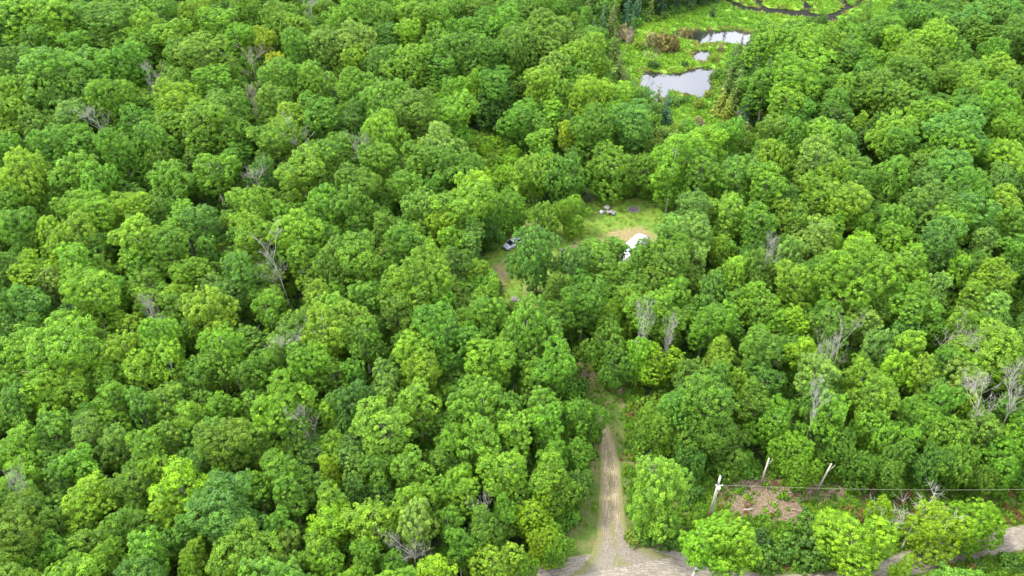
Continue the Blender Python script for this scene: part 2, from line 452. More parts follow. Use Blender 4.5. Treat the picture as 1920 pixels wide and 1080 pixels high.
# ------------------------------------------------------------------ road and driveway
def road_mat(name, base, lo, hi, edge, rut):
    m, t, p = new_mat(name)
    N = t.nodes.new; LK = t.links.new
    geo = N('ShaderNodeNewGeometry')
    at_ = N('ShaderNodeAttribute'); at_.attribute_name = 'across'
    al = N('ShaderNodeAttribute'); al.attribute_name = 'along'
    def nz(s, d=6, rgh=.65, vec=None):
        n = N('ShaderNodeTexNoise'); n.inputs['Scale'].default_value = s; n.inputs['Detail'].default_value = d; n.inputs['Roughness'].default_value = rgh
        LK(vec or geo.outputs['Position'], n.inputs['Vector']); return n.outputs['Fac']
    n1, n2 = nz(3, 9, .75), nz(.5)
    cb = N('ShaderNodeCombineXYZ'); 
    m1 = N('ShaderNodeMath'); m1.operation = 'MULTIPLY'; m1.inputs[1].default_value = 9.0; LK(at_.outputs['Fac'], m1.inputs[0])
    m2 = N('ShaderNodeMath'); m2.operation = 'MULTIPLY'; m2.inputs[1].default_value = .35; LK(al.outputs['Fac'], m2.inputs[0])
    LK(m1.outputs[0], cb.inputs[0]); LK(m2.outputs[0], cb.inputs[1])
    n3 = nz(1.6, 6, .7, cb.outputs[0])
    def rmp(f, cs):
        r = N('ShaderNodeValToRGB')
        while len(r.color_ramp.elements) < len(cs): r.color_ramp.elements.new(.5)
        for e, (pp, c) in zip(r.color_ramp.elements, cs): e.position = pp; e.color = (*c, 1)
        LK(f, r.inputs['Fac']); return r.outputs['Color']
    def mx_(f, a, b):
        q = N('ShaderNodeMix'); q.data_type = 'RGBA'; LK(f, q.inputs[0]); LK(a, q.inputs[6]); LK(b, q.inputs[7]); return q.outputs[2]
    gravel = rmp(n1, [(.3, lo), (.5, base), (.7, hi)])
    tracks = rmp(n3, [(.47, (0, 0, 0)), (.56, (1, 1, 1))])
    pale = rmp(n1, [(.3, base), (.7, tuple(min(1, h * 1.45) for h in hi))])
    c = mx_(tracks, gravel, pale)
    grassy = rmp(n1, [(.3, (.06, .075, .02)), (.7, (.13, .125, .045))])
    def profile(a, b, f, inv=False):   # |across| from a to b, broken by noise
        ab = N('ShaderNodeMath'); ab.operation = 'ABSOLUTE'; LK(at_.outputs['Fac'], ab.inputs[0])
        s1 = N('ShaderNodeMath'); s1.operation = 'SUBTRACT'; LK(f, s1.inputs[0]); s1.inputs[1].default_value = .5
        s2 = N('ShaderNodeMath'); s2.operation = 'MULTIPLY'; LK(s1.outputs[0], s2.inputs[0]); s2.inputs[1].default_value = .9
        s3 = N('ShaderNodeMath'); s3.operation = 'ADD'; LK(ab.outputs[0], s3.inputs[0]); LK(s2.outputs[0], s3.inputs[1])
        mr = N('ShaderNodeMapRange'); mr.inputs['From Min'].default_value = a; mr.inputs['From Max'].default_value = b
        LK(s3.outputs[0], mr.inputs['Value']); return mr.outputs['Result']
    if rut:
        mr2 = N('ShaderNodeMapRange'); mr2.inputs['From Min'].default_value = 9.5; mr2.inputs['From Max'].default_value = 2.5
        LK(al.outputs['Fac'], mr2.inputs['Value'])
        c = mx_(mr2.outputs['Result'], c, rmp(n1, [(.3, (.078, .069, .054)), (.5, (.12, .105, .083)), (.7, (.18, .16, .128))]))
    if rut: c = mx_(profile(.20, -.12, n2), c, grassy)
    c = mx_(profile(edge[0], edge[1], n1), c, grassy)
    LK(c, p.inputs['Base Color']); p.inputs['Roughness'].default_value = .95; p.inputs['Specular IOR Level'].default_value = .15
    bm = N('ShaderNodeBump'); bm.inputs['Strength'].default_value = .5; bm.inputs['Distance'].default_value = .08
    LK(n1, bm.inputs['Height']); LK(bm.outputs[0], p.inputs['Normal'])
    return m
def ribbon(name, Q, mat, dz, ncross=14):
    vs, fs, ac, al = [], [], [], []
    run = 0
    for i, (x, y, w) in enumerate(Q):
        a = Q[max(i - 1, 0)]; b2 = Q[min(i + 1, len(Q) - 1)]
        tt = Vector((b2[0] - a[0], b2[1] - a[1])).normalized(); nn = Vector((-tt.y, tt.x))
        if i: run += math.hypot(x - Q[i - 1][0], y - Q[i - 1][1])
        wl = w * (1 + .12 * (float(vnoise(np.array([i * .5]), np.array([3.3]), 1)[0]) - .5)); 
        wr = w * (1 + .12 * (float(vnoise(np.array([i * .5]), np.array([8.3]), 2)[0]) - .5))
        for k in range(ncross + 1):
            s = -1 + 2 * k / ncross
            ww = (wl if s < 0 else wr) / 2
            vs.append((x + nn.x * s * ww, y + nn.y * s * ww)); ac.append(s); al.append(run)
        if i:
            for k in range(ncross):
                o = i * (ncross + 1) + k
                fs.append((o - ncross - 1, o - ncross, o + 1, o))
    v = np.array(vs)
    zz = height(v[:, 0], v[:, 1]) + dz
    me = mesh(name, np.column_stack([v, zz]), np.array(fs)[:, ::-1].copy(), mat, True, {'across': ('POINT', 'FLOAT', ac), 'along': ('POINT', 'FLOAT', al)})
    o = obj(name, me); tag(o, kind='structure'); return o
M_ROAD = road_mat('road_gravel', (.115, .101, .080), (.075, .066, .052), (.17, .152, .124), (.85, 1.15), False)
M_DRIVE = road_mat('driveway_gravel', (.115, .092, .055), (.065, .058, .028), (.19, .158, .11), (.5, .95), True)
ribbon('driveway', DRIVEP, M_DRIVE, 0.045, 24)
ribbon('gravel_road', ROADP, M_ROAD, 0.03)

# ------------------------------------------------------------------ foliage meshes
def leaves(centers, outs, size, n_per, crad, rg, flat=0.75, tilt=0.7, aspect=.75, clumpvar=None):
    "leaf sprays: quads gathered in clumps, facing outward from each clump"
    C = len(centers)
    if np.isscalar(crad): crad = np.full(C, crad)
    d = rg.normal(size=(C, n_per, 3)); d /= np.linalg.norm(d, axis=2, keepdims=True)
    d = d + outs[:, None, :] * 0.75
    d /= np.linalg.norm(d, axis=2, keepdims=True)
    rr = rg.uniform(.55, 1.08, size=(C, n_per, 1)) * crad[:, None, None]
    off = d * rr; off[..., 2] *= flat
    pos = (centers[:, None, :] + off).reshape(-1, 3)
    nrm = d + rg.normal(size=d.shape) * tilt * .6; nrm[..., 2] += .25
    nrm = nrm.reshape(-1, 3); nrm /= np.linalg.norm(nrm, axis=1, keepdims=True)
    ref = rg.normal(size=nrm.shape)
    a = np.cross(nrm, ref); a /= np.linalg.norm(a, axis=1, keepdims=True)
    b = np.cross(nrm, a)
    s = size * rg.uniform(.6, 1.25, size=(len(pos), 1)); 
    bend = nrm * s * .18
    v = np.stack([pos - a * s, pos - b * s * aspect + bend, pos + a * s, pos + b * s * aspect - bend * .5], 1) 
    cv = rg.uniform(0, 1, size=(C, 1)) if clumpvar is None else clumpvar[:, None]
    lv = np.clip(.75 * cv + .25 * rg.uniform(0, 1, size=(C, n_per)), 0, 1).reshape(-1)
    return v.reshape(-1, 3), lv

def crown_mesh(name, Rr, zc, rz, nl, seed, kind='round', csp=0.95, size=.19, nper=26, mat=None, density=1.0):
    rg = np.random.default_rng(seed)
    lobes = []
    # big lobes making up the crown, at uneven heights so the outline is broken
    off = rg.uniform(-.18, .18, size=2) * Rr
    lobes.append((np.array([off[0], off[1], zc + rz * rg.uniform(.0, .25)]), Rr * rg.uniform(.46, .60), rz * rg.uniform(.66, .80)))
    lobes.append((np.array([0, 0, zc - rz * .35]), Rr * .62, rz * .62))
    for i in range(nl):
        th = 2.4 * i + rg.uniform(-.7, .7)
        lev = rg.uniform(-.55, .62) if kind != 'tall' else rg.uniform(-.8, .8)
        rad = Rr * rg.uniform(.38, .88) * math.sqrt(max(.15, 1 - lev * lev * .9))
        lr = Rr * rg.uniform(.22, .44)
        lobes.append((np.array([math.cos(th) * rad, math.sin(th) * rad, zc + lev * rz]), lr, lr * rg.uniform(.8, 1.35)))
    C, O = [], []
    for i, (c, a, bz) in enumerate(lobes):
        area = 4 * math.pi * (a * a + 2 * a * bz) / 3
        n = int(area / (csp * csp * .62) * density)
        k = np.arange(n) + .5
        ph = np.arccos(1 - 2 * k / n); th = math.pi * (1 + 5 ** .5) * k + rg.uniform(0, 6)
        d = np.stack([np.cos(th) * np.sin(ph), np.sin(th) * np.sin(ph), np.cos(ph)], 1)
        d += rg.normal(size=d.shape) * .16; d /= np.linalg.norm(d, axis=1, keepdims=True)
        q = c + d * np.array([a, a, bz]) * (rg.uniform(.76, 1.10, size=(n, 1)) + (rg.uniform(size=(n, 1)) < .16) * rg.uniform(.05, .28, size=(n, 1)))
        keep = np.ones(n, bool)
        for j, (c2, a2, b2) in enumerate(lobes):
            if j != i: keep &= (((q - c2) / np.array([a2, a2, b2])) ** 2).sum(1) > .80
        low = d[:, 2] < -.6
        keep &= ~(low & (rg.uniform(size=n) < .6))
        keep &= rg.uniform(size=n) > .06
        C.append(q[keep]); O.append(d[keep])
    C = np.concatenate(C); O = np.concatenate(O)
    # a thin inner layer so the crown is not hollow
    ni = int(len(C) * .16)
    d = rg.normal(size=(ni, 3)); d /= np.linalg.norm(d, axis=1, keepdims=True)
    C = np.concatenate([C, np.array([0, 0, zc]) + d * np.array([Rr, Rr, rz]) * rg.uniform(.3, .6, size=(ni, 1))]); O = np.concatenate([O, d])
    cr = rg.uniform(.24, .70, size=len(C)) * csp / .95
    if kind == 'spiky':
        fl = 1.5; O = O + np.array([0, 0, .8]); O /= np.linalg.norm(O, axis=1, keepdims=True); cr *= .8
    elif kind == 'feather':
        fl = .45
    else: fl = .85
    cv = np.clip(.5 + .30 * rg.normal(size=len(C)), 0, 1)
    v, lv = leaves(C, O, size, nper, cr, rg, fl, clumpvar=cv)
    f = np.arange(len(v)).reshape(-1, 4)
    return mesh(name, v, f, mat or M_LEAF, False, {'leafvar': ('FACE', 'FLOAT', lv)})

def trunk_mesh(name, H, zc, Rr, r0, seed, mat, nb=9):
    rg = random.Random(seed)
    mb = MB()
    pts = [Vector((0, 0, -.3))]; n = 8
    for i in range(1, n + 1):
        z = H * i / n
        pts.append(Vector((rg.uniform(-.12, .12) * i / 3, rg.uniform(-.12, .12) * i / 3, z)))
    mb.tube(pts, [r0 * 1.35] + [r0 * (1 - .85 * i / n) for i in range(1, n + 1)], 8)
    for k in range(nb):
        f = rg.uniform(.42, .9); z = H * f
        i = min(int(f * n), n - 1); base = pts[i].lerp(pts[i + 1], f * n - i)
        th = k * 2.4 + rg.uniform(-.4, .4); L = Rr * rg.uniform(.65, .95) * (1.15 - .6 * f)
        e = base + Vector((math.cos(th) * L, math.sin(th) * L, L * rg.uniform(.5, 1.1)))
        mid = base.lerp(e, .5) + Vector((0, 0, -.1 * L)) + Vector((rg.uniform(-.2, .2), rg.uniform(-.2, .2), 0))
        rr = r0 * (1 - .8 * f) * .7
        mb.tube([base, mid, e], [rr, rr * .65, rr * .2], 5)
        for q in range(2):
            e2 = mid + Vector((rg.uniform(-1, 1), rg.uniform(-1, 1), rg.uniform(.4, 1))) * L * .45
            mb.tube([mid, e2], [rr * .5, rr * .12], 4)
    return mb.me(name, mat, True)

# classes of broadleaf tree: nominal radius, crown centre height, vertical half-size, trunk top
CLS = {}
def add_class(key, Rr, zc, rz, H, r0, kinds, seed, **kw):
    CLS[key] = dict(R=Rr, zc=zc, rz=rz, var=[])
    for i, (kind, nl) in enumerate(kinds):
        cm = crown_mesh('crown', Rr, zc, rz, nl, seed + i, kind, **kw)
        tm = trunk_mesh('trunk', H, zc, Rr, r0, seed + i, M_BARK)
        CLS[key]['var'].append((cm, tm, kind))
RK = [('round', 6), ('tall', 8), ('spiky', 7), ('round', 8), ('feather', 7), ('round', 5), ('tall', 6), ('spiky', 9), ('round', 10)]
add_class('S', 2.6, 7.7, 3.8, 9.6, .14, [(k, n) for k, n in RK[:8]], 100, csp=.70, size=.094, nper=46)
add_class('M', 3.7, 9.6, 4.5, 12.2, .19, [(k, n + 3) for k, n in RK], 200, csp=.78, size=.104, nper=52)
add_class('L', 5.3, 11.0, 5.3, 14.2, .27, [(k, n + 9) for k, n in RK[:5]], 300, csp=.86, size=.112, nper=56)
add_class('E', 4.0, 5.0, 4.9, 7.6, .17, [(k, n + 6) for k, n in RK[:5]], 500, csp=.70, size=.088, nper=50)   # forest-edge tree leafy to the ground
add_class('T', 3.4, 7.9, 7.2, 13.5, .17, [('tall', 16), ('spiky', 17)], 400, csp=.76, size=.100, nper=50)   # tall narrow crown to the ground

TINT = dict(
 d=(.060, .134, .018), m=(.084, .178, .017), g=(.104, .214, .017), l=(.128, .238, .018), y=(.20, .26, .016), L=(.156, .274, .014),
 b=(.078, .170, .023), o=(.096, .176, .018), p=(.122, .214, .034), G=(.136, .262, .014))
CNAME = dict(G='vivid green', d='dark green', m='mid green', g='bright green', l='light yellow-green', y='yellow', L='vivid lime', b='bluish green', o='olive green', p='pale grey-green')

# ------------------------------------------------------------------ the trees, tile by tile (zoom coordinates: a third of a photo pixel)
TILES = {
(0, 0): """20,120,130,d 230,90,140,l 170,210,110,m 480,70,120,m 640,110,140,m 450,240,90,g 70,330,110,b 340,360,170,m 500,370,100,m
300,480,130,m 90,510,130,g 60,610,90,l 180,660,90,m 300,800,130,m 380,660,100,p 450,790,90,g 700,340,110,m 620,290,60,o 860,150,120,l
790,240,110,m 900,40,110,m 1000,230,90,g 1100,60,90,l 1210,130,110,g 1340,200,100,g 1160,290,140,o 1000,310,90,m 1400,60,90,m 1570,110,100,m
1650,160,90,l 1500,230,70,y 1530,350,60,y 1870,230,120,p 1700,270,100,m 1600,440,120,m 1780,460,100,g 1190,440,110,g 960,460,90,o 600,550,110,m
1280,590,130,b 1000,600,120,l 760,660,90,m 920,700,90,m 1110,680,140,g 1330,740,90,m 1540,780,110,m 1640,640,100,l 1800,620,110,m 1540,580,90,m
850,800,110,m 680,870,120,m 120,990,130,l 450,950,120,g 560,1010,110,g 880,880,80,m 960,980,110,g 1200,920,110,g 1680,950,120,l 1870,840,100,m
60,830,80,m 1300,850,70,m 1500,960,80,d 260,950,80,d""",
(640, 0): """60,70,110,g 150,90,100,m 70,230,110,p 340,60,90,l 400,100,90,g 530,80,90,l 370,190,80,l 530,200,90,m 270,200,80,b 640,50,80,m 750,30,90,m
680,150,100,m 800,130,90,m 930,110,110,g 1090,40,90,m 1150,190,140,o 1000,260,120,m 720,290,120,m 390,330,120,l 230,340,90,b 560,360,110,m 850,290,100,m
60,330,80,l 1380,300,110,g 1420,220,70,b 1340,400,90,m 1200,360,100,p 970,350,60,l 740,460,70,l 880,460,90,m 90,500,110,o 240,530,130,m 450,640,110,o
630,600,100,l 620,490,80,g 1110,450,100,l 1210,510,90,g 1400,510,110,l 1520,540,90,l 1050,640,130,m 850,570,120,d 1220,600,70,l 1270,740,55,y
1400,680,120,m 1650,690,110,b 1520,650,80,m 60,640,100,d 240,740,120,l 560,790,110,p 20,830,90,m 180,880,110,m 620,880,130,m 450,910,100,m
1080,960,120,g 1270,990,120,m 1530,920,150,m 1680,950,100,m 1860,900,110,l 70,1000,110,m 360,1020,100,m 520,1050,80,m 720,1060,100,L""",
(1280, 0): """575,190,95,m 480,250,120,g 600,240,130,g 775,195,78,l 720,320,120,l 830,260,100,g 950,220,90,m 950,300,90,m 1100,190,90,m 1180,160,90,m
1230,240,100,l 1320,90,90,m 1400,240,110,l 1430,120,90,m 1480,60,80,b 1540,170,80,b 1600,110,90,b 1700,60,110,b 1680,170,90,m 1820,50,110,b 1870,190,100,b
1060,340,80,l 1280,340,100,g 1420,340,90,m 1620,360,100,l 1560,290,90,m 1780,280,90,m 1800,380,110,l 1850,470,90,m 480,440,100,m 620,450,120,g
600,560,100,g 700,480,90,g 840,430,90,m 900,470,90,l 1010,400,90,m 1080,470,100,m 1290,440,110,m 1180,390,80,g 1600,440,110,l 1480,430,90,m
1700,540,130,g 1780,620,120,g 1380,600,90,m 870,550,100,m 1140,520,90,m 1230,560,100,m 1400,650,110,l 1620,600,100,m 1200,720,110,l 1320,700,80,l
1230,790,100,m 970,680,70,l 860,640,80,d 1560,720,140,b 1520,830,120,l 660,600,80,b 500,720,90,m 640,760,90,m 760,760,100,l 900,790,100,m
140,790,110,l 260,740,80,g 520,860,100,l 740,880,120,p 960,890,100,m 1200,960,110,g 1420,900,110,m 1520,960,120,b 1740,880,80,g 1850,740,90,l
1880,940,110,l 300,950,110,m 200,1020,70,g 80,960,100,m 480,1010,110,l 830,990,100,l 780,1060,100,g 960,1030,100,m 1350,1020,90,b 1600,1040,120,m 1780,1010,100,b""",
(0, 360): """60,60,100,m 150,60,70,l 140,230,100,m 40,160,80,m 400,60,100,g 520,140,100,l 430,240,110,l 280,230,100,l 330,320,90,l 540,290,90,m
750,250,130,l 760,380,90,g 740,80,90,l 860,110,80,o 1010,110,100,g 1130,170,100,b 1430,90,100,l 1400,240,100,l 1550,110,80,g 1640,210,120,l 1690,330,90,g
1820,90,110,g 1860,250,80,m 1870,380,100,m 1290,160,60,o 960,340,110,m 1070,420,100,g 1170,320,70,m 1320,430,110,b 1300,560,90,b 60,400,100,b
180,430,100,l 290,500,80,p 430,420,110,l 560,430,80,m 510,590,140,l 620,540,80,g 40,620,80,b 170,620,100,b 800,490,90,m 830,600,90,g 1190,520,80,p
1000,590,80,l 1150,640,130,l 970,660,80,m 1500,640,90,g 1780,560,90,l 1870,640,90,l 260,860,200,g 680,700,70,g 740,760,80,l 680,860,110,l 560,840,60,m
580,950,100,l 900,830,110,g 1280,850,120,l 950,950,100,l 1560,880,80,p 1800,780,130,l 1700,950,120,g 1500,930,90,m 1220,960,100,m 780,1010,100,l
640,1040,90,g 300,1060,120,l 40,1040,90,g 1100,1010,90,m 1880,1000,90,m 1400,1010,90,m""",
(640, 360): """50,60,110,m 160,120,70,m 250,190,80,m 370,180,50,m 480,60,120,m 700,80,130,g 900,80,110,g 840,130,90,g 560,160,90,L 718,240,80,p
850,205,72,d 1300,90,90,g 90,370,130,m 330,280,100,m 470,320,90,g 620,270,80,g 640,390,90,d 765,440,66,l 430,480,160,g 560,560,100,g
130,550,90,m 300,640,100,o 815,548,72,g 790,640,110,g 1290,390,90,d 1450,370,90,m 1330,480,70,b 1775,430,115,m 1850,180,85,p
1870,350,100,m 1530,500,75,m 1630,575,85,m 1360,600,110,m 1280,680,90,m 1520,680,110,l 1750,600,120,g 1880,560,90,g 1840,720,90,m 1480,830,130,m
60,680,110,l 130,800,110,m 390,720,80,m 600,780,160,m 730,750,70,l 830,800,80,m 1080,770,140,g 950,820,90,g 1200,960,110,g 960,920,90,m
420,900,110,l 430,1000,110,l 830,970,130,l 1060,1010,90,m 1780,930,110,L 1540,960,90,m 60,1020,80,m 240,1030,80,p""",
(1280, 360): """60,70,100,d 280,80,110,g 430,180,100,g 60,210,110,p 210,310,60,l 60,340,90,p 590,90,70,l 660,150,80,m 830,170,80,l 900,60,110,l
720,240,100,p 640,230,60,p 1030,180,70,l 970,280,90,L 850,300,60,l 1210,140,100,g 1380,50,130,b 1620,60,130,b 1830,50,100,l 1530,170,100,l 1480,270,120,b
1700,260,80,p 1850,190,90,m 1300,370,110,l 1180,240,80,l 960,480,160,l 600,330,90,p 300,430,90,l 400,400,90,m 650,510,100,l 740,420,70,m 170,530,80,b
1160,440,70,o 1200,520,70,l 1420,520,80,p 1550,420,70,l 1650,400,80,m 1780,450,100,l 1640,580,90,l 1800,650,100,p 1340,620,110,g 340,590,80,m
440,600,100,l 130,700,110,g 640,700,90,L 560,720,80,l 210,910,90,l 410,900,110,b 700,870,80,L 440,790,80,g 820,720,90,m 840,800,80,m 1000,700,80,p
1120,840,90,p 1290,820,100,l 1170,650,80,m 1560,720,90,g 1780,830,150,l 1620,950,100,l 1860,980,110,g 1200,990,90,L 1000,1000,100,g 760,1030,110,p
1340,1000,90,l 1600,1040,110,p 300,1050,70,l 200,1050,90,m 500,1030,100,d 1900,330,90,m 1460,940,80,m""",
(0, 720): """60,120,120,m 230,90,110,l 270,220,110,m 440,40,90,g 640,50,110,g 500,160,80,m 650,170,80,g 770,130,90,b 950,70,90,m 1060,160,100,l
1250,100,90,g 1560,110,140,l 1860,120,90,l 1430,290,110,m 1250,280,140,o 450,270,100,p 650,310,90,p 450,450,100,g 100,340,110,g 90,480,120,g 310,520,90,b
810,330,110,g 870,440,90,l 690,560,110,o 1030,530,125,L 1590,450,120,g 1640,590,110,m 1440,560,90,m 1250,700,165,b 930,700,90,l 450,620,110,l
440,740,90,l 690,770,110,m 60,620,80,b 160,650,100,b 130,830,150,o 50,960,80,o 180,1010,90,g 320,930,90,g 480,1010,100,l 630,960,90,l 840,920,125,g
1090,930,80,l 1340,960,160,g 1570,780,90,m 1600,870,80,p 1820,770,115,L 1780,900,100,g 1860,640,100,l 1860,460,70,L 1600,1010,100,m 1850,1000,90,g
1640,280,90,m 1870,330,80,l 1060,1040,80,g""",
(640, 720): """60,60,130,d 260,70,80,p 440,90,110,g 240,250,155,g 380,420,110,g 180,150,80,g 800,80,150,g 1100,100,110,g 600,290,90,g 760,290,110,g
1000,270,110,l 1330,150,80,m 1400,200,75,g 1180,220,100,g 940,430,130,l 1200,400,80,g 1310,420,95,g 650,500,80,l 680,610,90,g 1150,520,110,g 1220,600,105,g
1320,570,75,b 420,660,110,l 180,770,130,l 400,790,110,p 600,760,90,m 1080,730,120,L 1150,890,90,L 920,700,70,g 850,850,110,m 800,780,90,o 660,900,80,m
1225,900,80,g 840,1010,130,l 520,1030,125,L 120,960,90,g 60,580,70,d 280,1020,80,m 1050,1040,60,g 1800,230,110,m 1900,120,100,m 1080,20,80,m""",
(1280, 720): """150,120,150,m 220,300,130,m 60,280,120,m 550,180,150,g 600,360,110,g 860,160,110,g 870,320,110,m 1080,250,110,l 1120,60,110,l 1340,200,130,g
1480,110,90,m 1500,270,110,g 1640,100,80,L 1880,300,110,l 1800,430,120,g 1000,440,90,m 1200,400,100,m 1180,500,85,m 1400,430,100,d 1540,450,100,m
680,470,80,l 1690,520,70,m 740,60,90,m 400,60,90,m 60,430,80,d""",
}
TREES = []   # px, py, rpx, colour, forced class
for (ox, oy), s in TILES.items():
    for e in s.split():
        a, b_, r_, c_ = e.split(',')
        TREES.append([ox + float(a) / 3, oy + float(b_) / 3, float(r_) / 3, c_, None, None])
SPECIAL = [  # px, py of crown, r px, colour, class, label
 (1009, 464, 38, 'b', 'T', 'tall bluish green tree standing alone in front of the parked car'),
 (1025, 400, 30, 'g', 'M', 'small tree behind the tall one beside the parked car'),
 (1040, 535, 24, 'o', 'T', 'narrow olive tree left of the dark clump below the clearing'),
 (1232, 915, 50, 'g', 'T', 'tall leafy tree alone between the driveway and the utility pole'),
 (1216, 474, 30, 'm', 'M', 'mid green tree hiding the right half of the white camper'),
 (1318, 1005, 44, 'G', 'M', 'bright green birch with pale trunk in front of the utility pole'),
 (1372, 1005, 44, 'L', 'M', 'lime yellow tree leaning on the birch below the utility pole'),
 (1608, 1003, 60, 'G', 'L', 'big round bright green tree left of the white bare tree by the road'),
 (1655, 955, 22, 'L', 'S', 'yellow-green crown on the upper right of the big roadside tree'),
 (1690, 1064, 20, 'L', 'S', 'small lime tree between the big roadside tree and the gravel road'),
 (1772, 990, 46, 'L', 'M', 'vivid lime tree just right of the white bare tree by the road'),
 (1835, 970, 46, 'G', 'M', 'soft green tree at the right covering the gravel road'),
 (1262, 305, 36, 'l', 'T', 'pale green tree with white trunks above the white camper'),
 (1200, 662, 23, 'G', 'T', 'slim bright green birch beside the white snag right of the track'),
]
for s in SPECIAL: TREES.append(list(s[:5]) + [s[5]])

LANDMARKS = [
 (205, 230, 'the white forked snag'), (275, 160, 'the bare top-left snag'), (475, 115, 'the brown bare tree'), (572, 262, 'the twiggy grey snag'),
 (697, 290, 'the small white snag'), (465, 330, 'the V-shaped snag'), (528, 500, 'the pinkish bare tree'), (530, 632, 'the spreading grey snag'),
 (275, 605, 'the half-dead birch'), (592, 800, 'the bare shrubby snag'), (915, 940, 'the short white snag'), (770, 1020, 'the grey dead treetop'),
 (962, 450, 'the parked car'), (1190, 465, 'the white camper'), (1188, 392, 'the fire pit'), (1265, 155, 'the large pond'), (1350, 70, 'the far pond'),
 (1140, 900, 'the driveway'), (1345, 925, 'the utility pole'), (1522, 775, 'the white Y-shaped snag'), (1770, 640, 'the fan of grey limbs'),
 (1880, 770, 'the right-edge bare tree'), (1708, 985, 'the roadside bare tree'), (1205, 640, 'the thin snag by the track'), (1585, 200, 'the grey limb snag'),
 (0, 0, 'the top left corner'), (0, 300, 'the upper left edge'), (0, 560, 'the mid left edge'), (0, 820, 'the lower left edge'), (0, 1080, 'the bottom left corner'),
 (340, 1080, 'the bottom edge, left part'), (640, 1080, 'the bottom edge, mid-left part'), (1920, 0, 'the top right corner'), (1920, 230, 'the upper right edge'), (1920, 480, 'the mid right edge'),
 (800, 0, 'the top edge, mid-left part'), (450, 0, 'the top edge, left part'), (1700, 0, 'the top edge, right part'), (930, 300, 'the small grassy glade'), (1395, 248, 'the dark marsh channel'),
 (1440, 915, 'the cut brush'), (1500, 450, 'the centre of the right-hand forest'), (300, 430, 'the centre of the left-hand forest'), (1420, 480, 'the pale broken limbs'),
]
SECT = ['right of', 'upper right of', 'above', 'upper left of', 'left of', 'lower left of', 'below', 'lower right of']
ORD = ['nearest', 'second', 'third', 'fourth', 'fifth', 'sixth', 'seventh', 'eighth', 'ninth', 'tenth']

def tree_params(px, py, r, cls):
    rm = r * 1.12 * depth(px, py, 10.5) / FPX
    if cls is None:
        cls = 'S' if rm < 3.3 else ('M' if rm < 5.0 else 'L')
    K = CLS[cls]
    s = rm / K['R']
    sz = .55 + .45 * s
    if cls == 'T': sz = .35 + .65 * s
    zt = (K['zc'] + K['rz'] * .32) * sz
    pos = at(px, py, zt)
    return cls, s, sz, pos, rm

rows = []
for i, T in enumerate(TREES):
    cls, s, sz, pos, rm = tree_params(T[0], T[1], T[2], T[4])
    lab_ = T[5] or ''
    if cls != 'T' and 'birch' not in lab_ and 'white trunks' not in lab_:
        X_, Y_ = np.array([pos.x]), np.array([pos.y])
        if max(zone('clearing', X_, Y_)[0], zone('glade', X_, Y_)[0], zone('verge', X_, Y_)[0], near_road(X_, Y_)[0]) > -2.0:
            cls, s, sz, pos, rm = tree_params(T[0], T[1], T[2], 'E')
    rows.append(dict(px=T[0], py=T[1], r=T[2], c=T[3], label=T[5], cls=cls, s=s, sz=sz, x=pos.x, y=pos.y, rm=rm))
# the 300 that show largest become things, the rest go into the woodland mass
order = sorted(range(len(rows)), key=lambda i: -(rows[i]['r'] + (1000 if rows[i]['label'] else 0)))
solo = [rows[i] for i in order[:300]]
mass = [rows[i] for i in order[300:]]

# labels
keyed = {}
for q in solo:
    if q['label']: continue
    best = min(LANDMARKS, key=lambda L: math.hypot(q['px'] - L[0], q['py'] - L[1]))
    dx, dy = q['px'] - best[0], best[1] - q['py']
    q['dist'] = math.hypot(dx, dy)
    sec = int(round(math.degrees(math.atan2(dy, dx)) / 45)) % 8
    size = 'large' if q['r'] > 41 else ('small' if q['r'] < 31 else 'medium-sized')
    keyed.setdefault((best[2], SECT[sec], q['c'], size), []).append(q)
for (lm, sec, c_, size), L in keyed.items():
    L.sort(key=lambda q: q['dist'])
    for k, q in enumerate(L):
        if len(L) == 1: q['label'] = f"{size} {CNAME[c_]} leafy tree {sec} {lm}"
        else: q['label'] = f"{size} {CNAME[c_]} tree {sec} {lm}, {ORD[k]}" + (" to it" if k == 0 else " from it")

def jit_tint(c_, rg):
    a = np.array(TINT[c_]) * rg.uniform(.88, 1.14)
    a = a * np.array([rg.uniform(.88, 1.12), 1, rg.uniform(.85, 1.15)])
    return [float(v) for v in a]

PROTO = {}   # (class, variant) -> crown object, trunk object
def pick_variant(cls, c_, rg):
    n = len(CLS[cls]['var'])
    return int(rg.integers(n))

GROUP = 'broadleaf trees of the forest'
for q in solo:
    cls = q['cls']; vi = pick_variant(cls, q['c'], rng)
    if q['label'].startswith('tall bluish'): vi = 1
    cm, tm, kind = CLS[cls]['var'][vi]
    if q['c'] in 'p' and rng.uniform() < .5: pass
    root = empty('broadleaf_tree', (q['x'], q['y'], hz(q['x'], q['y'])), float(rng.uniform(0, 6.28)), (q['s'] * float(rng.uniform(.9, 1.14)), q['s'] * float(rng.uniform(.9, 1.14)), q['sz'] * float(rng.uniform(.94, 1.07))))
    root.rotation_euler.x = float(rng.uniform(-.08, .08)); root.rotation_euler.y = float(rng.uniform(-.08, .08))
    tag(root, q['label'], 'tree', GROUP)
    if (cls, vi) not in PROTO:
        tr = obj('trunk', tm, root); cr = obj('crown', cm, root)
        PROTO[(cls, vi)] = (cr, tr)
    else:
        a_, b_ = PROTO[(cls, vi)]
        cr = a_.copy(); tr = b_.copy()
        for o in (cr, tr):
            o.parent = root; col.objects.link(o)
    if 'birch' in q['label'] or 'white trunks' in q['label']:
        tr.data = tr.data.copy(); tr.data.materials[0] = M_BIRCH
    cr["tint"] = jit_tint(q['c'], rng)
